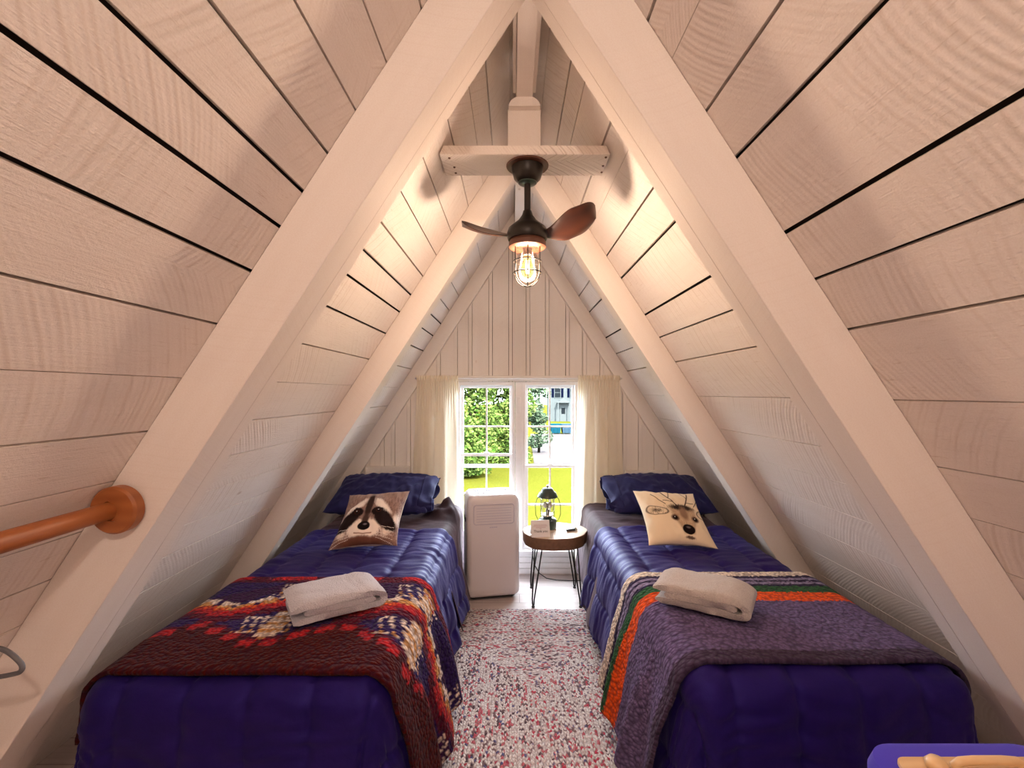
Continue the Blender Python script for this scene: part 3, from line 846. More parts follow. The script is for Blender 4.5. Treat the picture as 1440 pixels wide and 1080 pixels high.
# ------------------------------------------------------------------ towels
def towel(loc, rz, L, W, mat, label, seed, hgt=.025, tilt=0):
    """sheet folded in thirds then in half; path in (l, z), swept across W"""
    th = hgt; path = []
    R = th*.60
    def seg(a, b, n): 
        for i in range(n): path.append((a[0]+(b[0]-a[0])*i/n, a[1]+(b[1]-a[1])*i/n))
    def arc(c, r, a0, a1, n):
        for i in range(n): t = a0+(a1-a0)*i/n; path.append((c[0]+r*math.cos(t), c[1]+r*math.sin(t)))
    z0 = th/2; g = th*1.08
    seg((L/2-.03, z0+g), (-L/2+.035, z0+g), 26)               # inner layer, runs left
    # inner folds under: outer layer bottom to top wrapping the right end
    path2 = []
    layers = []
    layers.append(path[:]); path.clear()
    seg((-L/2+.012, z0), (L/2-g, z0), 30); arc((L/2-g, z0+g), g, -PI/2, PI/2, 12); seg((L/2-g, z0+2*g), (-L/2+.006, z0+2*g), 30); path.append((-L/2+.004, z0+2*g-.002))
    layers.append(path[:])
    mb = MB()
    for lay in layers:
        m = len(lay); NW = 34
        prof = []
        for i, (l, z) in enumerate(lay):
            a = lay[max(0, i-1)]; b = lay[min(m-1, i+1)]; t = Vector((b[0]-a[0], 0, b[1]-a[1])).normalized(); nn = Vector((-t.z, 0, t.x))
            e = min(i, m-1-i)/m; k = min(1, .35+e*22) if e < .04 else 1
            prof.append((Vector((l, 0, z)), nn, th/2*k))
        ring = [p+nn*w_ for p, nn, w_ in prof]+[p-nn*w_ for p, nn, w_ in reversed(prof)]
        nr = len(ring)
        def fn(u, v):
            idx = int(round(u*nr)) % nr; p = ring[idx].copy(); y = (v-.5)*W
            edge = 1-abs(v*2-1)**8
            c = z0+g
            p.z = c+(p.z-c)*(.82+.18*edge)
            p.z += .010*nz(p.x*7+seed, y*9, seed)*(p.z/(3*th))+.003*nz(p.x*25, y*25, seed)
            p.z *= 1-.25*sm(abs(p.x)/(L/2), .6, 1.)*.6
            if .14 < (p.x/L+.5) < .9:
                for cc in (.18, .26): 
                    q = abs(p.x/L-cc+.02*math.sin(y*20))
                    if q < .02 and p.z > 2*th: p.z -= .004*(1-q/.02)
            yy = y*(1-.05*sm(p.z, 2.4*th, 3.2*th))+.006*nz(p.x*9, p.z*40, seed)
            return Vector((p.x, yy, max(p.z, .001)))
        mb.grid(nr+1, NW, fn)
        n0 = len(mb.v)-(nr+1)*NW
        m2 = len(lay)
        for j in (0, NW-1):                    # side caps between the two offset curves
            base = n0+j*(nr+1)
            for i in range(m2-1):
                f = [base+i, base+i+1, base+nr-2-i, base+nr-1-i]
                if j == 0: f = f[::-1]
                mb.f.append(f); mb.uv.append([(0, 0)]*4)
    o = mb.build('towel', M[mat], smooth=True, angle=1.2)
    o.location = loc; o.rotation_euler = (tilt, 0, rz)
    tag(o, label, 'towel', 'folded bath towels'); return o
towel((-.690, 1.66, .592), math.radians(33), .31, .20, 'towel_a', 'folded lavender grey towel on the patterned throw of the left bed', 1.)
towel((.640, 1.67, .602), math.radians(-33), .31, .19, 'towel_b', 'folded beige grey towel on the striped throw of the right bed', 4., .026)

# ------------------------------------------------------------------ rug
def rug():
    x0, x1, y0, y1 = -.72, .76, .35, 2.88
    def fn(u, v):
        x, y = x0+(x1-x0)*u, y0+(y1-y0)*v
        return Vector((x, y+.006*nz(x*5, v*3), .012+.0015*nz(x*30, y*30)))
    mb = MB(); mb.grid(120, 160, fn, lambda u, v: (u, v))
    c = Vector(((x0+x1)/2, (y0+y1)/2-.09, 0))
    mb.v = [tuple(Vector(p)-c) for p in mb.v]
    o = mb.build('area_rug', M['rug'], smooth=True, solid=.010); o.location = c
    tag(o, 'white braided rag rug flecked with red, between the two beds', 'rug')
rug()

# ------------------------------------------------------------------ portable air conditioner
M['ac_white'] = plain('satin_white_plastic', (.70, .66, .68), .32, nz=.01)
M['ac_grey'] = plain('lilac_grey_plastic', (.46, .43, .55), .3, nz=.02)
M['dark_plastic'] = plain('black_plastic', (.02, .02, .022), .5)
def rrect(w, d, r, n=8, cx=0, cy=0):
    pts = []
    for (sx, sy, a0) in ((1, -1, -PI/2), (1, 1, 0), (-1, 1, PI/2), (-1, -1, PI)):
        for i in range(n+1):
            a = a0+PI/2*i/n; pts.append((cx+sx*(w/2-r)+r*math.cos(a), cy+sy*(d/2-r)+r*math.sin(a)))
    return pts
def loft(rings, cap0=True, cap1=True):
    mb = MB(); n = len(rings[0]); vs = [p for r in rings for p in r]; fs = []
    for i in range(len(rings)-1):
        for k in range(n): k2 = (k+1) % n; fs.append((i*n+k, i*n+k2, (i+1)*n+k2, (i+1)*n+k))
    if cap0: fs.append(tuple(reversed(range(n))))
    if cap1: fs.append(tuple(range((len(rings)-1)*n, len(rings)*n)))
    mb.add(vs, fs); return mb
def aircon():
    w, d, h = .352, .27, .69
    r = empty('air_conditioner', (-.193, 3.15, 0), (0, 0, math.radians(11)))
    tag(r, 'white portable air conditioner on the floor under the left window', 'air conditioner')
    rings = []
    for z, k, rr in ((.022, -.022, .02), (.03, -.010, .03), (.045, -.002, .035), (.08, 0, .038), (.55, 0, .038), (.63, -.001, .038), (.655, -.004, .036), (.676, -.012, .034), (.686, -.024, .03), (.689, -.034, .028)):
        rings.append([Vector((p[0], p[1], z)) for p in rrect(w+2*k, d+2*k, rr)])
    # recessed top
    for z, k in ((.689, -.044), (.680, -.050), (.676, -.060)):
        rings.append([Vector((p[0], p[1], z)) for p in rrect(w+2*k, d+2*k, .02)])
    loft(rings).build('body', M['ac_white'], r, smooth=True, world=False, angle=.7)
    mb = MB(); mb.box(-.12, .12, -.075, .03, .676, .684); tp = mb.build('control_panel', M['ac_grey'], r, world=False, bevel=.003)
    for k in range(6):
        mb = MB(); mb.lathe([(.008, 0), (.008, .003), (.006, .004)], (-.09+k*.036, -.035, .6845), 14); mb.build('button', M['ac_white'], tp, world=False)
    mb = MB(); mb.box(-.11, .11, .045, .075, .676, .683)
    for k in range(14): mb.box(-.105+k*.016, -.099+k*.016, .045, .075, .683, .690)
    mb.build('top_vent', M['ac_grey'], r, world=False)
    fy = -d/2
    # front flap with groove frame
    fl = MB(); x0, x1, z0, z1 = -.130, .130, .505, .625
    fl.prism([(x0+.01+p[0], p[1]) for p in []] or [(x, z) for x, z in rrect(x1-x0, z1-z0, .014, 5, 0, (z0+z1)/2)], fy-.003, fy+.004)
    flo = fl.build('air_flap', M['ac_white'], r, world=False, bevel=.001)
    gr = MB(); ro = rrect(x1-x0+.006, z1-z0+.006, .017, 5, 0, (z0+z1)/2)
    gr.tube([(x, fy-.0012, z) for x, z in ro], .0016, 6, closed=True); gr.build('seam', M['ac_grey'], flo, world=False)
    sl = MB()
    for k in range(6): sl.box(-.115, .115, fy-.0042, fy-.0031, .520+k*.017, .522+k*.017)
    sl.build('louver', M['ac_grey'], flo, world=False)
    lg = MB(); x = -.028
    for wd in (.005, .004, .006, .004, .005, .006, .004): lg.box(x, x+wd, fy-.0015, fy-.0003, .478, .484); x += wd+.0025
    lg.build('badge', M['ac_grey'], r, world=False)
    hd = MB()
    hd.prism(rrect(.10, .03, .012, 5, .0, .0), .45, .50, 'z')
    for sx in (-1, 1):
        hb = MB(); hb.box(sx*(w/2+.0005)-.003, sx*(w/2+.0005)+.003, -.045, .045, .50, .53); hb.build('side_handle', M['dark_plastic'], r, world=False, bevel=.002)
    bs = MB(); bs.prism(rrect(w-.05, d-.05, .03), .012, .0215, 'z'); bs.build('base', M['dark_plastic'], r, world=False)
    for sx in (-1, 1):
        for sy in (-1, 1):
            cb = MB(); cb.lathe([(.011, -.008), (.012, 0), (.011, .008)], (sx*(w/2-.05), sy*(d/2-.05), .0125), 14, Matrix.Rotation(PI/2, 3, 'Y')); cb.build('caster', M['dark_plastic'], r, world=False)
    hs = MB(); hs.tube([(0, d/2-.01, .45), (-.02, d/2+.03, .44), (-.03, d/2+.035, .40), (-.04, d/2+.04, .33)], .03, 14)
    return r
aircon()

# ------------------------------------------------------------------ side table, lantern, card
TX, TY, TZ = .235, 3.07, .445
def table():
    r = empty('side_table', (TX, TY, 0)); tag(r, 'round live edge slab side table on hairpin legs between air conditioner and right bed', 'side table')
    def outl(k, dz=0):
        pts = []
        for i in range(72):
            a = 2*PI*i/72; rad = .205*(1+.035*math.sin(2*a+.6)+.02*math.sin(5*a)+.010*math.sin(11*a+1))*k
            pts.append(Vector((TX+rad*math.cos(a)*1.03, TY+rad*math.sin(a)*.92, dz)))
        return pts
    rings = [outl(.955, TZ-.078), outl(.985, TZ-.066), outl(.985, TZ-.04), outl(1.0, TZ-.015), outl(.995, TZ-.004)]
    loft(rings).build('bark_edge', M['slab_bark'], r, smooth=True, angle=.8)
    loft([outl(.99, TZ-.0035), outl(.985, TZ)]).build('table_top', M['slab_top'], r)
    for (sx, sy) in ((-1, -1), (1, -1), (-1, 1), (1, 1)):
        bx, by = TX+sx*.115, TY+sy*.115; fx, fy = TX+sx*.15, TY+sy*.145
        tx, ty = -sy*.035*sx*sx, sx*.035
        tdir = Vector((sy, -sx, 0)).normalized()*.030
        p1 = Vector((bx, by, TZ-.079))+tdir; p2 = Vector((bx, by, TZ-.079))-tdir; f = Vector((fx, fy, .022))
        pts = [p1, f+tdir*.28+Vector((0, 0, .03)), f+tdir*.22, f+tdir*.1-Vector((0, 0, .007)), f-tdir*.1-Vector((0, 0, .007)), f-tdir*.22, f-tdir*.28+Vector((0, 0, .03)), p2]
        mb = MB(); mb.tube(pts, .0048, 10); lg = mb.build('leg', M['wire'], r, smooth=True)
        mb = MB(); mb.lathe([(.010, 0), (.011, .006), (.008, .012)], (fx, fy, 0.0005), 14); mb.build('foot_cap', M['dark_plastic'], lg)
table()
M['lantern_green'] = plain('dark_green_enamel', (.025, .045, .035), .3, nz=.1)
M['brass'] = plain('brushed_nickel', (.5, .47, .42), .3, 1)
M['mantle'] = plain('white_mantle', (.8, .78, .72), .8)
def lantern():
    c = Vector((.185+.005, 3.12, TZ+.001)); r = empty('camping_lantern', c); tag(r, 'dark green camping lantern with glass globe on the round side table', 'lantern')
    mb = MB(); mb.lathe([(.056, 0), (.060, .004), (.062, .03), (.060, .058), (.050, .068), (.030, .072), (.030, .080)], c, 32); mb.build('fuel_tank', M['lantern_green'], r, smooth=True, angle=.6)
    mb = MB(); mb.lathe([(.031, .081), (.040, .083), (.043, .090), (.041, .094)], c, 28); mb.lathe([(.012, .095), (.012, .125), (.006, .130), (.006, .17)], c, 14); mb.build('burner', M['brass'], r, smooth=True, angle=.6)
    mb = MB(); mb.lathe([(.040, .095), (.047, .12), (.048, .16), (.045, .195), (.043, .205)], c, 28); mb.build('glass_globe', M['globe'], r, smooth=True)
    mb = MB(); mb.lathe([(.004, .135), (.012, .142), (.015, .155), (.011, .170), (.004, .176)], c + Vector((.018, 0, 0)), 14); mb.lathe([(.004, .135), (.012, .142), (.015, .155), (.011, .170), (.004, .176)], c-Vector((.018, 0, 0)), 14); mb.build('mantle', M['mantle'], r, smooth=True)
    mb = MB(); mb.lathe([(.046, .206), (.066, .209), (.070, .214), (.066, .220), (.058, .238), (.044, .250), (.038, .262), (.030, .270), (.010, .274)], c, 32); mb.build('ventilator', M['lantern_green'], r, smooth=True, angle=.7)
    mb = MB(); mb.lathe([(.006, .275), (.009, .281), (.007, .288), (.001, .291)], c, 14); mb.build('cap_nut', M['brass'], r, smooth=True)
    mb = MB(); pts = []
    for i in range(25):
        a = PI*i/24; pts.append(c+Vector((.088*math.cos(a)*(1 if abs(math.cos(a)) < .99 else 1), -.012-.02*math.sin(a), .075+.0+ .14*(1-abs(math.cos(a))**3)*0)))
    l, q = c+Vector((-.060, -.02, .212)), c+Vector((.060, -.02, .212))
    pts = [l, l+Vector((-.012, 0, -.01)), l+Vector((-.024, -.01, -.05)), l+Vector((-.022, -.03, -.11)), l+Vector((-.004, -.045, -.145)), c+Vector((0, -.075, .060)), q+Vector((.004, -.045, -.145)), q+Vector((.022, -.03, -.11)), q+Vector((.024, -.01, -.05)), q+Vector((.012, 0, -.01)), q]
    mb.tube(pts, .002, 8); mb.build('bail_handle', M['wire'], r, smooth=True)
    mb = MB()
    for k in range(6):
        a = k*PI/3+.3; p = c+Vector((.050*math.cos(a), .050*math.sin(a), 0)); mb.tube([p+Vector((0, 0, .069)), p+Vector((0, 0, .206))], .0013, 6)
    mb.build('guard', M['wire'], r)
    mb = MB(); mb.tube([c+Vector((.02, -.055, .06)), c+Vector((.022, -.075, .062))], .006, 10); mb.build('valve_knob', M['dark_plastic'], r)
lantern()
M['card'] = plain('white_card', (.82, .80, .80), .6, nz=.01)
M['ink'] = plain('black_ink', (.03, .03, .03), .7)
M['pinkink'] = plain('faded_pink_ink', (.55, .38, .40), .7)
def text_mesh(txt, size, mat, parent, M4, name='lettering', ext=.0004):
    cu = bpy.data.curves.new(name, 'FONT'); cu.body = txt; cu.size = size; cu.align_x = 'CENTER'; cu.align_y = 'CENTER'; cu.extrude = ext; cu.resolution_u = 3
    tmp = bpy.data.objects.new('tmp', cu); C.objects.link(tmp); bpy.context.view_layer.update()
    me = bpy.data.meshes.new_from_object(tmp.evaluated_get(bpy.context.evaluated_depsgraph_get())); me.name = name
    bpy.data.objects.remove(tmp); bpy.data.curves.remove(cu)
    me.transform(M4); me.materials.clear(); me.materials.append(mat)
    o = bpy.data.objects.new(name, me); C.objects.link(o); o.parent = parent; return o
def card():
    r = empty('tent_card', (.13, 2.955, TZ+.0015), (0, 0, .10)); tag(r, 'small white tent card reading Thank you on the round side table', 'card')
    w, h, d = .118, .098, .036; t = .0012
    for s in (-1, 1):
        n = Vector((0, s*h, d)).normalized()
        mb = MB(); mb.obox((-w/2, s*d, 0), (w, 0, 0), (0, -s*d, h), (0, s*t, 0)); mb.build('card_leaf', M['card'], r, world=False)
    ang = math.atan2(h, d)
    T = Matrix.Translation((0, -d*(1-.35)-.0030, h*.35)) @ Matrix.Rotation(ang, 4, 'X')
    text_mesh('Thank you', .021, M['ink'], r, T)
    T2 = Matrix.Translation((0, -d*(1-.60)-.0030, h*.60)) @ Matrix.Rotation(ang, 4, 'X')
    mb = MB()
    for (a, b, q) in ((-.042, .042, .012), (-.046, .044, .004), (-.03, .034, -.004), (-.006, .006, -.012)):
        vs = [T2 @ Vector(p) for p in ((a, q, 0), (b, q, 0), (b, q+.0022, 0), (a, q+.0022, 0), (a, q, .0006), (b, q, .0006), (b, q+.0022, .0006), (a, q+.0022, .0006))]
        mb.add(vs, [(0, 3, 2, 1), (4, 5, 6, 7), (0, 1, 5, 4), (1, 2, 6, 5), (2, 3, 7, 6), (3, 0, 4, 7)])
    mb.build('print_lines', M['pinkink'], r, world=False)
card()
def lighter():
    r = empty('lighter', (.345, 3.05, TZ+.001), (0, 0, .35)); tag(r, 'small black lighter lying on the round side table beside the lantern', 'lighter')
    mb = MB(); mb.box(-.04, .022, -.009, .009, 0, .016); mb.build('lighter_body', M['dark_plastic'], r, world=False, bevel=.004)
    mb = MB(); mb.box(.0225, .036, -.008, .008, .001, .015); mb.lathe([(.006, -.005), (.006, .005)], (.026, 0, .019), 12, Matrix.Rotation(PI/2, 3, 'X')); mb.build('lighter_head', M['brass'], r, world=False)
lighter()
mb = MB()
pts = []
for i in range(30):
    t = i/29; pts.append((.10+.02*t+.45*max(0, t-.3), 3.36-.02*math.sin(t*6), .30*(1-t)**3+.006 if t < .999 else .006))
pts = [(.13, 3.395, .30), (.105, 3.39, .24), (.10, 3.385, .17), (.115, 3.375, .10), (.15, 3.36, .045), (.20, 3.345, .016), (.27, 3.335, .007), (.36, 3.33, .006), (.46, 3.33, .006)]
mb.tube(pts, .0035, 8); tag(mb.build('power_cord', M['dark_plastic'], smooth=True), 'thin black cord drooping to the floor behind the round side table', 'cord')

# ------------------------------------------------------------------ ceiling fan with caged lamp
FX, FY = .012+.0, 1.795
def fan():
    r = empty('ceiling_fan', (FX, FY, zb)); tag(r, 'small dark ceiling fan with two wooden blades and a caged lamp', 'ceiling fan')
    z = zb
    mb = MB(); mb.lathe([(.080, -.0065), (.082, -.004), (.082, -.0008)], (FX, FY, z), 36); mb.build('mounting_plate', M['bronze'], r, smooth=True, angle=.6)
    mb = MB(); mb.lathe([(.030, -.068), (.036, -.066), (.052, -.050), (.060, -.025), (.061, -.008)], (FX, FY, z), 36); mb.build('canopy', M['black_metal'], r, smooth=True, angle=.7)
    mb = MB(); mb.lathe([(.012, -.074), (.034, -.070), (.038, -.0665)], (FX, FY, z), 30); mb.build('canopy_ring', M['lantern_green'], r, smooth=True)
    mb = MB(); mb.lathe([(.0125, -.20), (.0125, -.07)], (FX, FY, z), 18); mb.build('down_rod', M['black_metal'], r, smooth=True, angle=.6)
    mb = MB(); mb.lathe([(.074, -.290), (.078, -.282), (.079, -.262), (.074, -.246), (.058, -.232), (.036, -.214), (.022, -.194), (.016, -.176)], (FX, FY, z), 40); mb.build('motor_housing', M['black_metal'], r, smooth=True, angle=.6)
    mb = MB(); mb.lathe([(.066, -.322), (.072, -.318), (.072, -.300), (.067, -.293), (.067, -.2905)], (FX, FY, z), 40); mb.build('lamp_collar', M['bronze'], r, smooth=True, angle=.6)
    # blades
    for s, nm in ((1, 'a'), (-1, 'b')):
        mb = MB()
        R0, R1 = .055, .262
        pitch = math.radians(27)
        def pt(u, v, side):
            rr = R0+(R1-R0)*u
            wv = (.035+.125*sm(u, 0, .55))*(math.sqrt(max(0, 1-max(0, (u-.72)/.28)**2.6)) if u > .72 else 1)
            cc = (v-.5)*wv
            cc += .018*sm(u, .1, .6)
            th = .0045*(1-abs(v*2-1)**3)+.001
            pz = pitch*(1-.25*u)
            # local: radial x, chord y (towards camera for s=+1), z
            y = -cc*math.cos(pz); zz = cc*math.sin(pz)
            zz += .046*u**2.2+(.018*(v-.5)**2*4)*u + side*th
            p = Vector((rr, y, zz)); 
            a = math.radians(-6) if s > 0 else math.radians(174)
            return Matrix.Rotation(a, 3, 'Z') @ p + Vector((FX, FY, z-.268))
        NU_, NV_ = 36, 20
        for side in (-1, 1): mb.grid(NU_, NV_, lambda u, v: pt(u, v, side))
        n = NU_*NV_
        for (lo, hi, st) in ((0, NU_-1, 1), ((NV_-1)*NU_, NV_*NU_-1, 1), (0, (NV_-1)*NU_, NU_), (NU_-1, NV_*NU_-1, NU_)):
            k = lo
            while k < hi: mb.f.append([k, k+st, k+st+n, k+n]); mb.uv.append([(0, 0)]*4); k += st
        mb.build('blade', M['blade'], r, smooth=True, angle=.9)
    # socket, bulb, filament
    mb = MB(); mb.lathe([(.014, -.352), (.019, -.348), (.019, -.323)], (FX, FY, z), 20); mb.build('socket', M['black_metal'], r, smooth=True, angle=.6)
    bl = MB(); bl.lathe([(.0005, -.437), (.012, -.434), (.022, -.424), (.026, -.410), (.024, -.392), (.017, -.370), (.013, -.353)], (FX, FY, z), 24); bo = bl.build('bulb', M['bulbglow'], r, smooth=True)
    mb = MB()
    for k in range(4):
        a = k*PI/2+.4; p = Vector((FX+.006*math.cos(a), FY+.006*math.sin(a), z)); mb.tube([p+Vector((0, 0, -.365)), p+Vector((.002*math.cos(a), .002*math.sin(a), -.392)), p+Vector((0, 0, -.418))], .0012, 6)
    mb.build('filament', M['filament'], bo)
    mb = MB(); cr = .050
    mb.lathe([(.001, -.462), (.020, -.459), (.036, -.448), (.046, -.430), (cr-.003, -.41), (cr-.003, -.3235)], (FX, FY, z), 32); mb.build('glass_jar', M['globe'], r, smooth=True)
    mb = MB()
    for k in range(3):
        a = k*PI/3+PI/2; pts = []
        R = cr+.004
        for zz in (-.3225, -.36, -.40): pts.append((R*1, zz))
        for i in range(13): t = PI*i/12; pts.append((R*math.cos(t), -.413-.056*math.sin(t)))
        for zz in (-.40, -.36, -.3225): pts.append((-R, zz))
        mb.tube([(FX+q*math.cos(a), FY+q*math.sin(a), z+w) for q, w in pts], .0021, 8)
    for zz, R in ((-.372, cr+.0042), (-.417, cr+.0042)):
        mb.tube([(FX+R*math.cos(2*PI*i/40), FY+R*math.sin(2*PI*i/40), z+zz) for i in range(40)], .0021, 8, closed=True)
    mb.build('cage', M['black_metal'], r, smooth=True)
fan()

# ------------------------------------------------------------------ closet rod on the near left rafter
RX, RZ = at(155, 718, F0/1.135).x, at(155, 718, F0/1.135).z
def closet_rod():
    r = empty('hanging_rod', (RX, 1.158, RZ)); tag(r, 'orange stained wooden rod in a round socket on the near left rafter', 'rod')
    Mr = Matrix.Rotation(PI/2, 3, 'X')
    mb = MB(); mb.lathe([(.052, 0.002), (.058, .006), (.058, .030), (.053, .036), (.026, .036), (.026, .030)], (RX+.014, 1.158, RZ+.002), 40, Mr); mb.build('rosette', M['rod'], r, smooth=True, angle=.6)
    mb = MB(); mb.tube([(RX, 1.140, RZ), (RX, .9, RZ), (RX, .4, RZ), (RX, -.015, RZ)], .0215, 28); mb.build('pole', M['rod'], r, smooth=True, angle=.8)
closet_rod()
mb = MB()
wp = [(-30, 912), (-8, 911), (8, 915), (22, 925), (31, 936), (28, 945), (14, 949), (-2, 952), (-30, 957)]
pts = [at(x, y, 640) for x, y in wp]
fine = []
for i in range(len(pts)-1):
    p0, p1, p2, p3 = pts[max(0, i-1)], pts[i], pts[i+1], pts[min(len(pts)-1, i+2)]
    for k in range(6):
        t = k/6; fine.append(.5*((2*p1)+(p2-p0)*t+(2*p0-5*p1+4*p2-p3)*t*t+(-p0+3*p1-3*p2+p3)*t**3))
mb.tube(fine, .0052, 10); tag(mb.build('wire_hook', M['grey_wire'], smooth=True), 'bent grey wire hook against the left sloping boards near the floor', 'hook')

# ------------------------------------------------------------------ blue tote and wooden rack by the near right rafter
M['tote'] = cloth('bright_blue_fabric', (.05, .035, .42), (.07, .05, .52), .2)
M['pale_wood'] = wood_mat('pale_varnished_wood', (.62, .40, .20), (.78, .56, .32), 12, .35)
def tote():
    c = Vector((.815, .80, 0)); zt = .674; ro = empty('storage_tote', (c.x, c.y, .0145));  tag(ro, 'bright blue fabric tote at the lower right corner, beneath the wooden tray', 'tote')
    w, d, h = .37, .24, zt-.0145
    rings = [[Vector((p[0], p[1], z)) for p in rrect(w+2*k, d+2*k, .06)] for z, k in ((0, -.03), (.01, -.02), (h*.5, -.006), (h-.03, 0), (h-.008, -.006), (h, -.025))]
    loft(rings).build('tote_body', M['tote'], ro, smooth=True, world=False, angle=.9)
    for s in (-1, 1):
        m_ = MB(); m_.tube([(-.09, s*(d/2+.0035), h-.05), (-.085, s*(d/2+.012), h-.10), (0, s*(d/2+.016), h-.14), (.085, s*(d/2+.012), h-.10), (.09, s*(d/2+.0035), h-.05)], .006, 8); m_.build('strap', M['tote'], ro, smooth=True, world=False)
    rt = empty('wooden_tray', (c.x-.005, c.y+.005, zt+.0005)); tag(rt, 'pale wooden tray with a looped handle on the blue tote at lower right', 'tray')
    m_ = MB()
    m_.prism(rrect(.30, .15, .02, 5, 0, -.02), 0, .009, 'z'); m_.build('tray_board', M['pale_wood'], rt, world=False, bevel=.002)
    m_ = MB()
    pts = [(-.062, .02, .0095), (-.066, .02, .020), (-.055, .02, .027), (-.03, .02, .029), (.02, .02, .029), (.045, .02, .027), (.056, .02, .019), (.060, .02, .0095)]
    m_.tube(pts, .0075, 14); m_.build('tray_handle', M['pale_wood'], rt, smooth=True, world=False)
    m_ = MB(); m_.lathe([(.006, .0095), (.016, .015), (.018, .024), (.012, .032), (.001, .034)], (-.098, .02, 0), 18); m_.build('tray_knob', M['pale_wood'], rt, smooth=True, world=False)
tote()

# ------------------------------------------------------------------ outdoors
GZ = -2.5
def grass_mat():
    t = NT('sunlit_lawn'); co = t.coord('Object'); n = t.noise(co, .5, 5, .7); n2 = t.noise(co, 9, 3, .7)
    c = t.mix(n, (.025, .027, .003), (.038, .036, .0055)); c = t.mix(t.math('MULTIPLY', t.ramp(n2, [(.4, (0, 0, 0)), (.7, (1, 1, 1))]), .5), c, (.018, .022, .002))
    return t.fin(c, .9, t.bump(n2, .6, .1), Specular_IOR_Level=0.)
M['grass'] = grass_mat()
M['gravel'] = plain('pale_gravel', (.036, .032, .0325), .9, nz=.1, sc=2, Specular_IOR_Level=0.)
M['siding'] = plain('white_siding', (.034, .039, .040), .6, nz=.02, Specular_IOR_Level=0.)
M['shutter'] = plain('navy_shutter', (.001, .0015, .005), .9, Specular_IOR_Level=0.)
M['shingle'] = plain('grey_shingle', (.008, .008, .009), .8, Specular_IOR_Level=0.)
M['teal'] = plain('turquoise_paint', (.002, .016, .024), .9, Specular_IOR_Level=0.)
M['dark_glass'] = plain('dark_house_glass', (.004, .005, .006), .9, Specular_IOR_Level=0.)
M['bark'] = plain('bark', (.008, .006, .004), .9, nz=.3, sc=6, Specular_IOR_Level=0.)
mb = MB(); mb.box(-70, 90, D_END+1.5, 150, GZ-.2, GZ); tag(mb.build('lawn', M['grass']), kind='structure')
mb = MB(); mb.prism([(1.1, 25), (9, 25), (14, 43), (1.6, 43)], GZ+.005, GZ+.03, 'z'); tag(mb.build('driveway', M['gravel']), kind='structure')
def leaf_mat(name, a, b):
    t = NT(name); i = t.new('ShaderNodeNewGeometry').outputs['Random Per Island']
    c = t.mix(i, a, b); return t.fin(c, .9, None, Specular_IOR_Level=.02)
M['leaf1'] = leaf_mat('bright_green_leaves', (.010, .028, .0028), (.066, .086, .022))
M['leaf2'] = leaf_mat('blue_green_leaves', (.014, .030, .016), (.060, .076, .048))
def tree(x, y, R, H, base, n, mat, label, seed):
    rnd = random.Random(seed); r = empty('tree', (x, y, GZ)); tag(r, label, 'tree', 'leafy trees outside the window')
    mb = MB(); mb.tube([(x, y, GZ), (x+.1, y, GZ+H*.3), (x-.05, y, GZ+H*.6), (x, y, GZ+H*.85)], [R*.09, R*.07, R*.05, R*.02], 10)
    for k in range(7):
        a = rnd.uniform(0, 2*PI); z = GZ+H*rnd.uniform(.25, .6); mb.tube([(x, y, z), (x+R*.5*math.cos(a), y+R*.5*math.sin(a), z+R*.4)], [R*.04, R*.015], 6)
    mb.build('trunk', M['bark'], r, smooth=True)
    mb = MB(); lobes = []
    for k in range(34):
        a = rnd.uniform(0, 2*PI); q = rnd.uniform(.15, .75); z = rnd.uniform(.05, .90)
        lobes.append((x+R*q*math.cos(a)*math.sqrt(max(.1, 1-(z*1.6-.7)**2)), y+R*q*math.sin(a), GZ+base+(H-base)*z, R*rnd.uniform(.30, .48)))
    for k in range(n):
        lx, ly, lz, lr = lobes[rnd.randrange(len(lobes))]
        v = Vector((rnd.gauss(0, 1), rnd.gauss(0, 1), rnd.gauss(0, 1))).normalized()*lr*rnd.uniform(.75, 1.05)
        p = Vector((lx, ly, lz))+v
        if p.z < GZ+.15: continue
        s = rnd.uniform(.07, .13); a = Vector((rnd.gauss(0, 1), rnd.gauss(0, 1), rnd.gauss(0, .6))).normalized(); b = a.cross(Vector((rnd.gauss(0, 1), rnd.gauss(0, 1), rnd.gauss(0, 1)))).normalized()
        mb.add([p-a*s, p+b*s*.5, p+a*s, p-b*s*.5], [(0, 1, 2, 3)])
    mb.build('foliage', M[mat], r)
tree(-2.0, 21.5, 1.9, 6.4, -.2, 15000, 'leaf1', 'bright green leafy tree outside, seen through the left pane of the left window', 1)
tree(-.25, 24.8, 1.55, 6.8, -.2, 14000, 'leaf1', 'bright green leafy tree outside, right of its neighbour in the left window', 2)
tree(-6.3, 23, 1.8, 5.8, .0, 5000, 'leaf1', 'bright green tree outside, mostly behind the left curtain', 5)
tree(1.62, 29.5, 1.0, 7.2, .2, 7000, 'leaf2', 'blue green tree outside, filling the left side of the right window', 3)

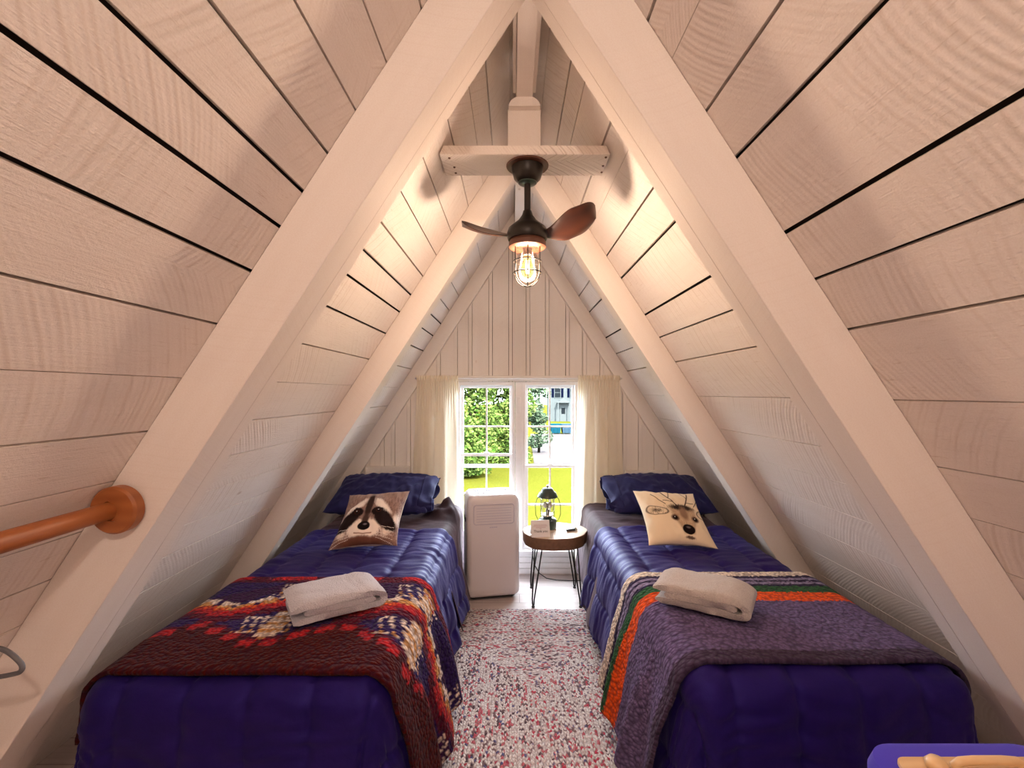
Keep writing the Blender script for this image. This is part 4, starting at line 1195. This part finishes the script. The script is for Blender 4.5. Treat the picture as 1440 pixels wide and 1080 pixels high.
def house():
    D = 62.; F = F0/D; x0 = CAMX+(774-721)/F; x1 = x0+9.5; zt = EYE+(552-520)/F
    r = empty('house', ((x0+x1)/2, D+3, GZ)); tag(r, 'white house with navy shutters far outside the right window', 'house')
    mb = MB(); mb.box(x0, x1, D, D+6, GZ, zt)
    k = GZ+.2
    while k < zt-.1: mb.box(x0-.015, x1+.015, D-.02, D, k, k+.012); k += .22
    mb.build('wall', M['siding'], r)
    mb = MB(); mb.prism([(x0-.4, zt), (x1+.4, zt), ((x0+x1)/2, zt+2.2)], D-.4, D+6.4); mb.build('roof', M['shingle'], r)
    def win(px, py, w, h):
        cx, cz = CAMX+(px-721)/F, EYE+(552-py)/F
        mb = MB(); mb.box(cx-w/2-.08, cx+w/2+.08, D-.07, D-.021, cz-h/2-.08, cz+h/2+.08); f = mb.build('window', M['siding'], r)
        mb = MB(); mb.box(cx-w/2, cx+w/2, D-.085, D-.071, cz-h/2, cz-.03); mb.box(cx-w/2, cx+w/2, D-.085, D-.071, cz+.03, cz+h/2); mb.build('pane', M['dark_glass'], f)
        for s in (-1, 1):
            mb = MB(); mb.box(cx+s*(w/2+.26)-.16, cx+s*(w/2+.26)+.16, D-.06, D-.021, cz-h/2, cz+h/2); mb.build('shutter', M['shutter'], r)
    win(784, 552, .75, 1.3); win(806, 552, .75, 1.3)
    cx = CAMX+(792-721)/F; cz = GZ
    mb = MB(); mb.box(cx-.45, cx+.45, D-.07, D-.021, cz, cz+2.1); mb.build('door', M['siding'], r)
    mb = MB(); mb.box(cx-.25, cx+.25, D-.09, D-.071, cz+1.0, cz+1.8); mb.build('door_glass', M['dark_glass'], r)
    mb = MB(); mb.prism([(cx-.9, cz+2.5), (cx+.9, cz+2.5), (cx, cz+3.1)], D-.9, D-.03)
    mb.build('porch_roof', M['siding'], r)
    for s in (-1, 1):
        mb = MB(); mb.box(cx+s*.75-.06, cx+s*.75+.06, D-.85, D-.73, cz, cz+2.5); mb.build('porch_post', M['siding'], r)
house()
def bin_(px0, px1, mat, label, D=42.5):
    F = F0/D; x0, x1 = CAMX+(px0-721)/F, CAMX+(px1-721)/F; r = empty('dumpster', ((x0+x1)/2, D+.7, GZ)); tag(r, label, 'dumpster', 'containers outside')
    mb = MB(); mb.prism([(x0+.08, GZ+.12), (x1-.08, GZ+.12), (x1, GZ+.85), (x0, GZ+.85)], D, D+1.3)
    x = x0+.25
    while x < x1-.15: mb.box(x, x+.05, D-.03, D, GZ+.15, GZ+.82); x += .35
    mb.build('bin_body', M[mat], r)
    mb = MB(); mb.box(x0-.03, x1+.03, D-.05, D+1.35, GZ+.852, GZ+.92); mb.build('lid', M[mat], r, bevel=.01)
    for sx in (x0+.25, x1-.25):
        mb = MB(); mb.lathe([(.085, -.04), (.085, .04)], (sx, D+.3, GZ+.09), 14, Matrix.Rotation(PI/2, 3, 'Y')); mb.build('wheel', M['dark_plastic'], r)
M['paleblue'] = plain('pale_blue_paint', (.011, .021, .031), .9, Specular_IOR_Level=0.)
bin_(775, 789, 'teal', 'turquoise container outside the right window, left of the pale blue one')
bin_(790.5, 806, 'paleblue', 'pale blue container outside the right window, right of the turquoise one')

# ------------------------------------------------------------------ light
w = bpy.data.worlds.new('sky'); bpy.context.scene.world = w; w.use_nodes = True
bg = w.node_tree.nodes['Background']; bg.inputs[0].default_value = (.84, .92, 1.0, 1); bg.inputs[1].default_value = 28.0
def light(name, typ, loc, energy, col, **kw):
    l = bpy.data.lights.new(name, typ); l.energy = energy; l.color = col
    for k, v in kw.items(): setattr(l, k, v)
    o = bpy.data.objects.new(name, l); C.objects.link(o); o.location = loc; return o
sun = light('sun', 'SUN', (0, 0, 10), 50.0, (1, .95, .86), angle=.02); sun.rotation_euler = Vector((-.35, .9, -.9)).to_track_quat('-Z', 'Y').to_euler()
light('fan_bulb_light', 'POINT', (FX, FY, zb-.405), 31, (1, .75, .60), shadow_soft_size=.045)
light('rear_fill_light', 'POINT', (0, -.42, 2.2), 38, (1, .76, .61), shadow_soft_size=.06)  # unseen fill light added behind the camera, no fixture modelled
po = light('window_portal', 'AREA', ((OX0+OX1)/2, D_END+.13, (OZ0+OZ1)/2), 1, (1, 1, 1), shape='RECTANGLE', size=OX1-OX0, size_y=OZ1-OZ0)
po.rotation_euler = (-PI/2, 0, 0); po.data.cycles.is_portal = True

# ------------------------------------------------------------------ camera
cam = bpy.data.cameras.new('camera'); co = bpy.data.objects.new('camera', cam); C.objects.link(co)
co.location = (CAMX, 0, EYE); co.rotation_euler = (PI/2, 0, 0)
cam.sensor_width = 36; cam.lens = 36*F0/1440; cam.shift_x = -1/1440; cam.shift_y = 12/1440; cam.clip_start = .02; cam.clip_end = 500
sc = bpy.context.scene; sc.camera = co
sc.view_settings.view_transform = 'Standard'; sc.view_settings.look = 'None'; sc.view_settings.gamma = 1; sc.view_settings.exposure = 0.17
sc.view_settings.use_curve_mapping = False
sc.cycles.max_bounces = 12; sc.cycles.diffuse_bounces = 8; sc.cycles.transparent_max_bounces = 16
sc.cycles.sample_clamp_indirect = 6
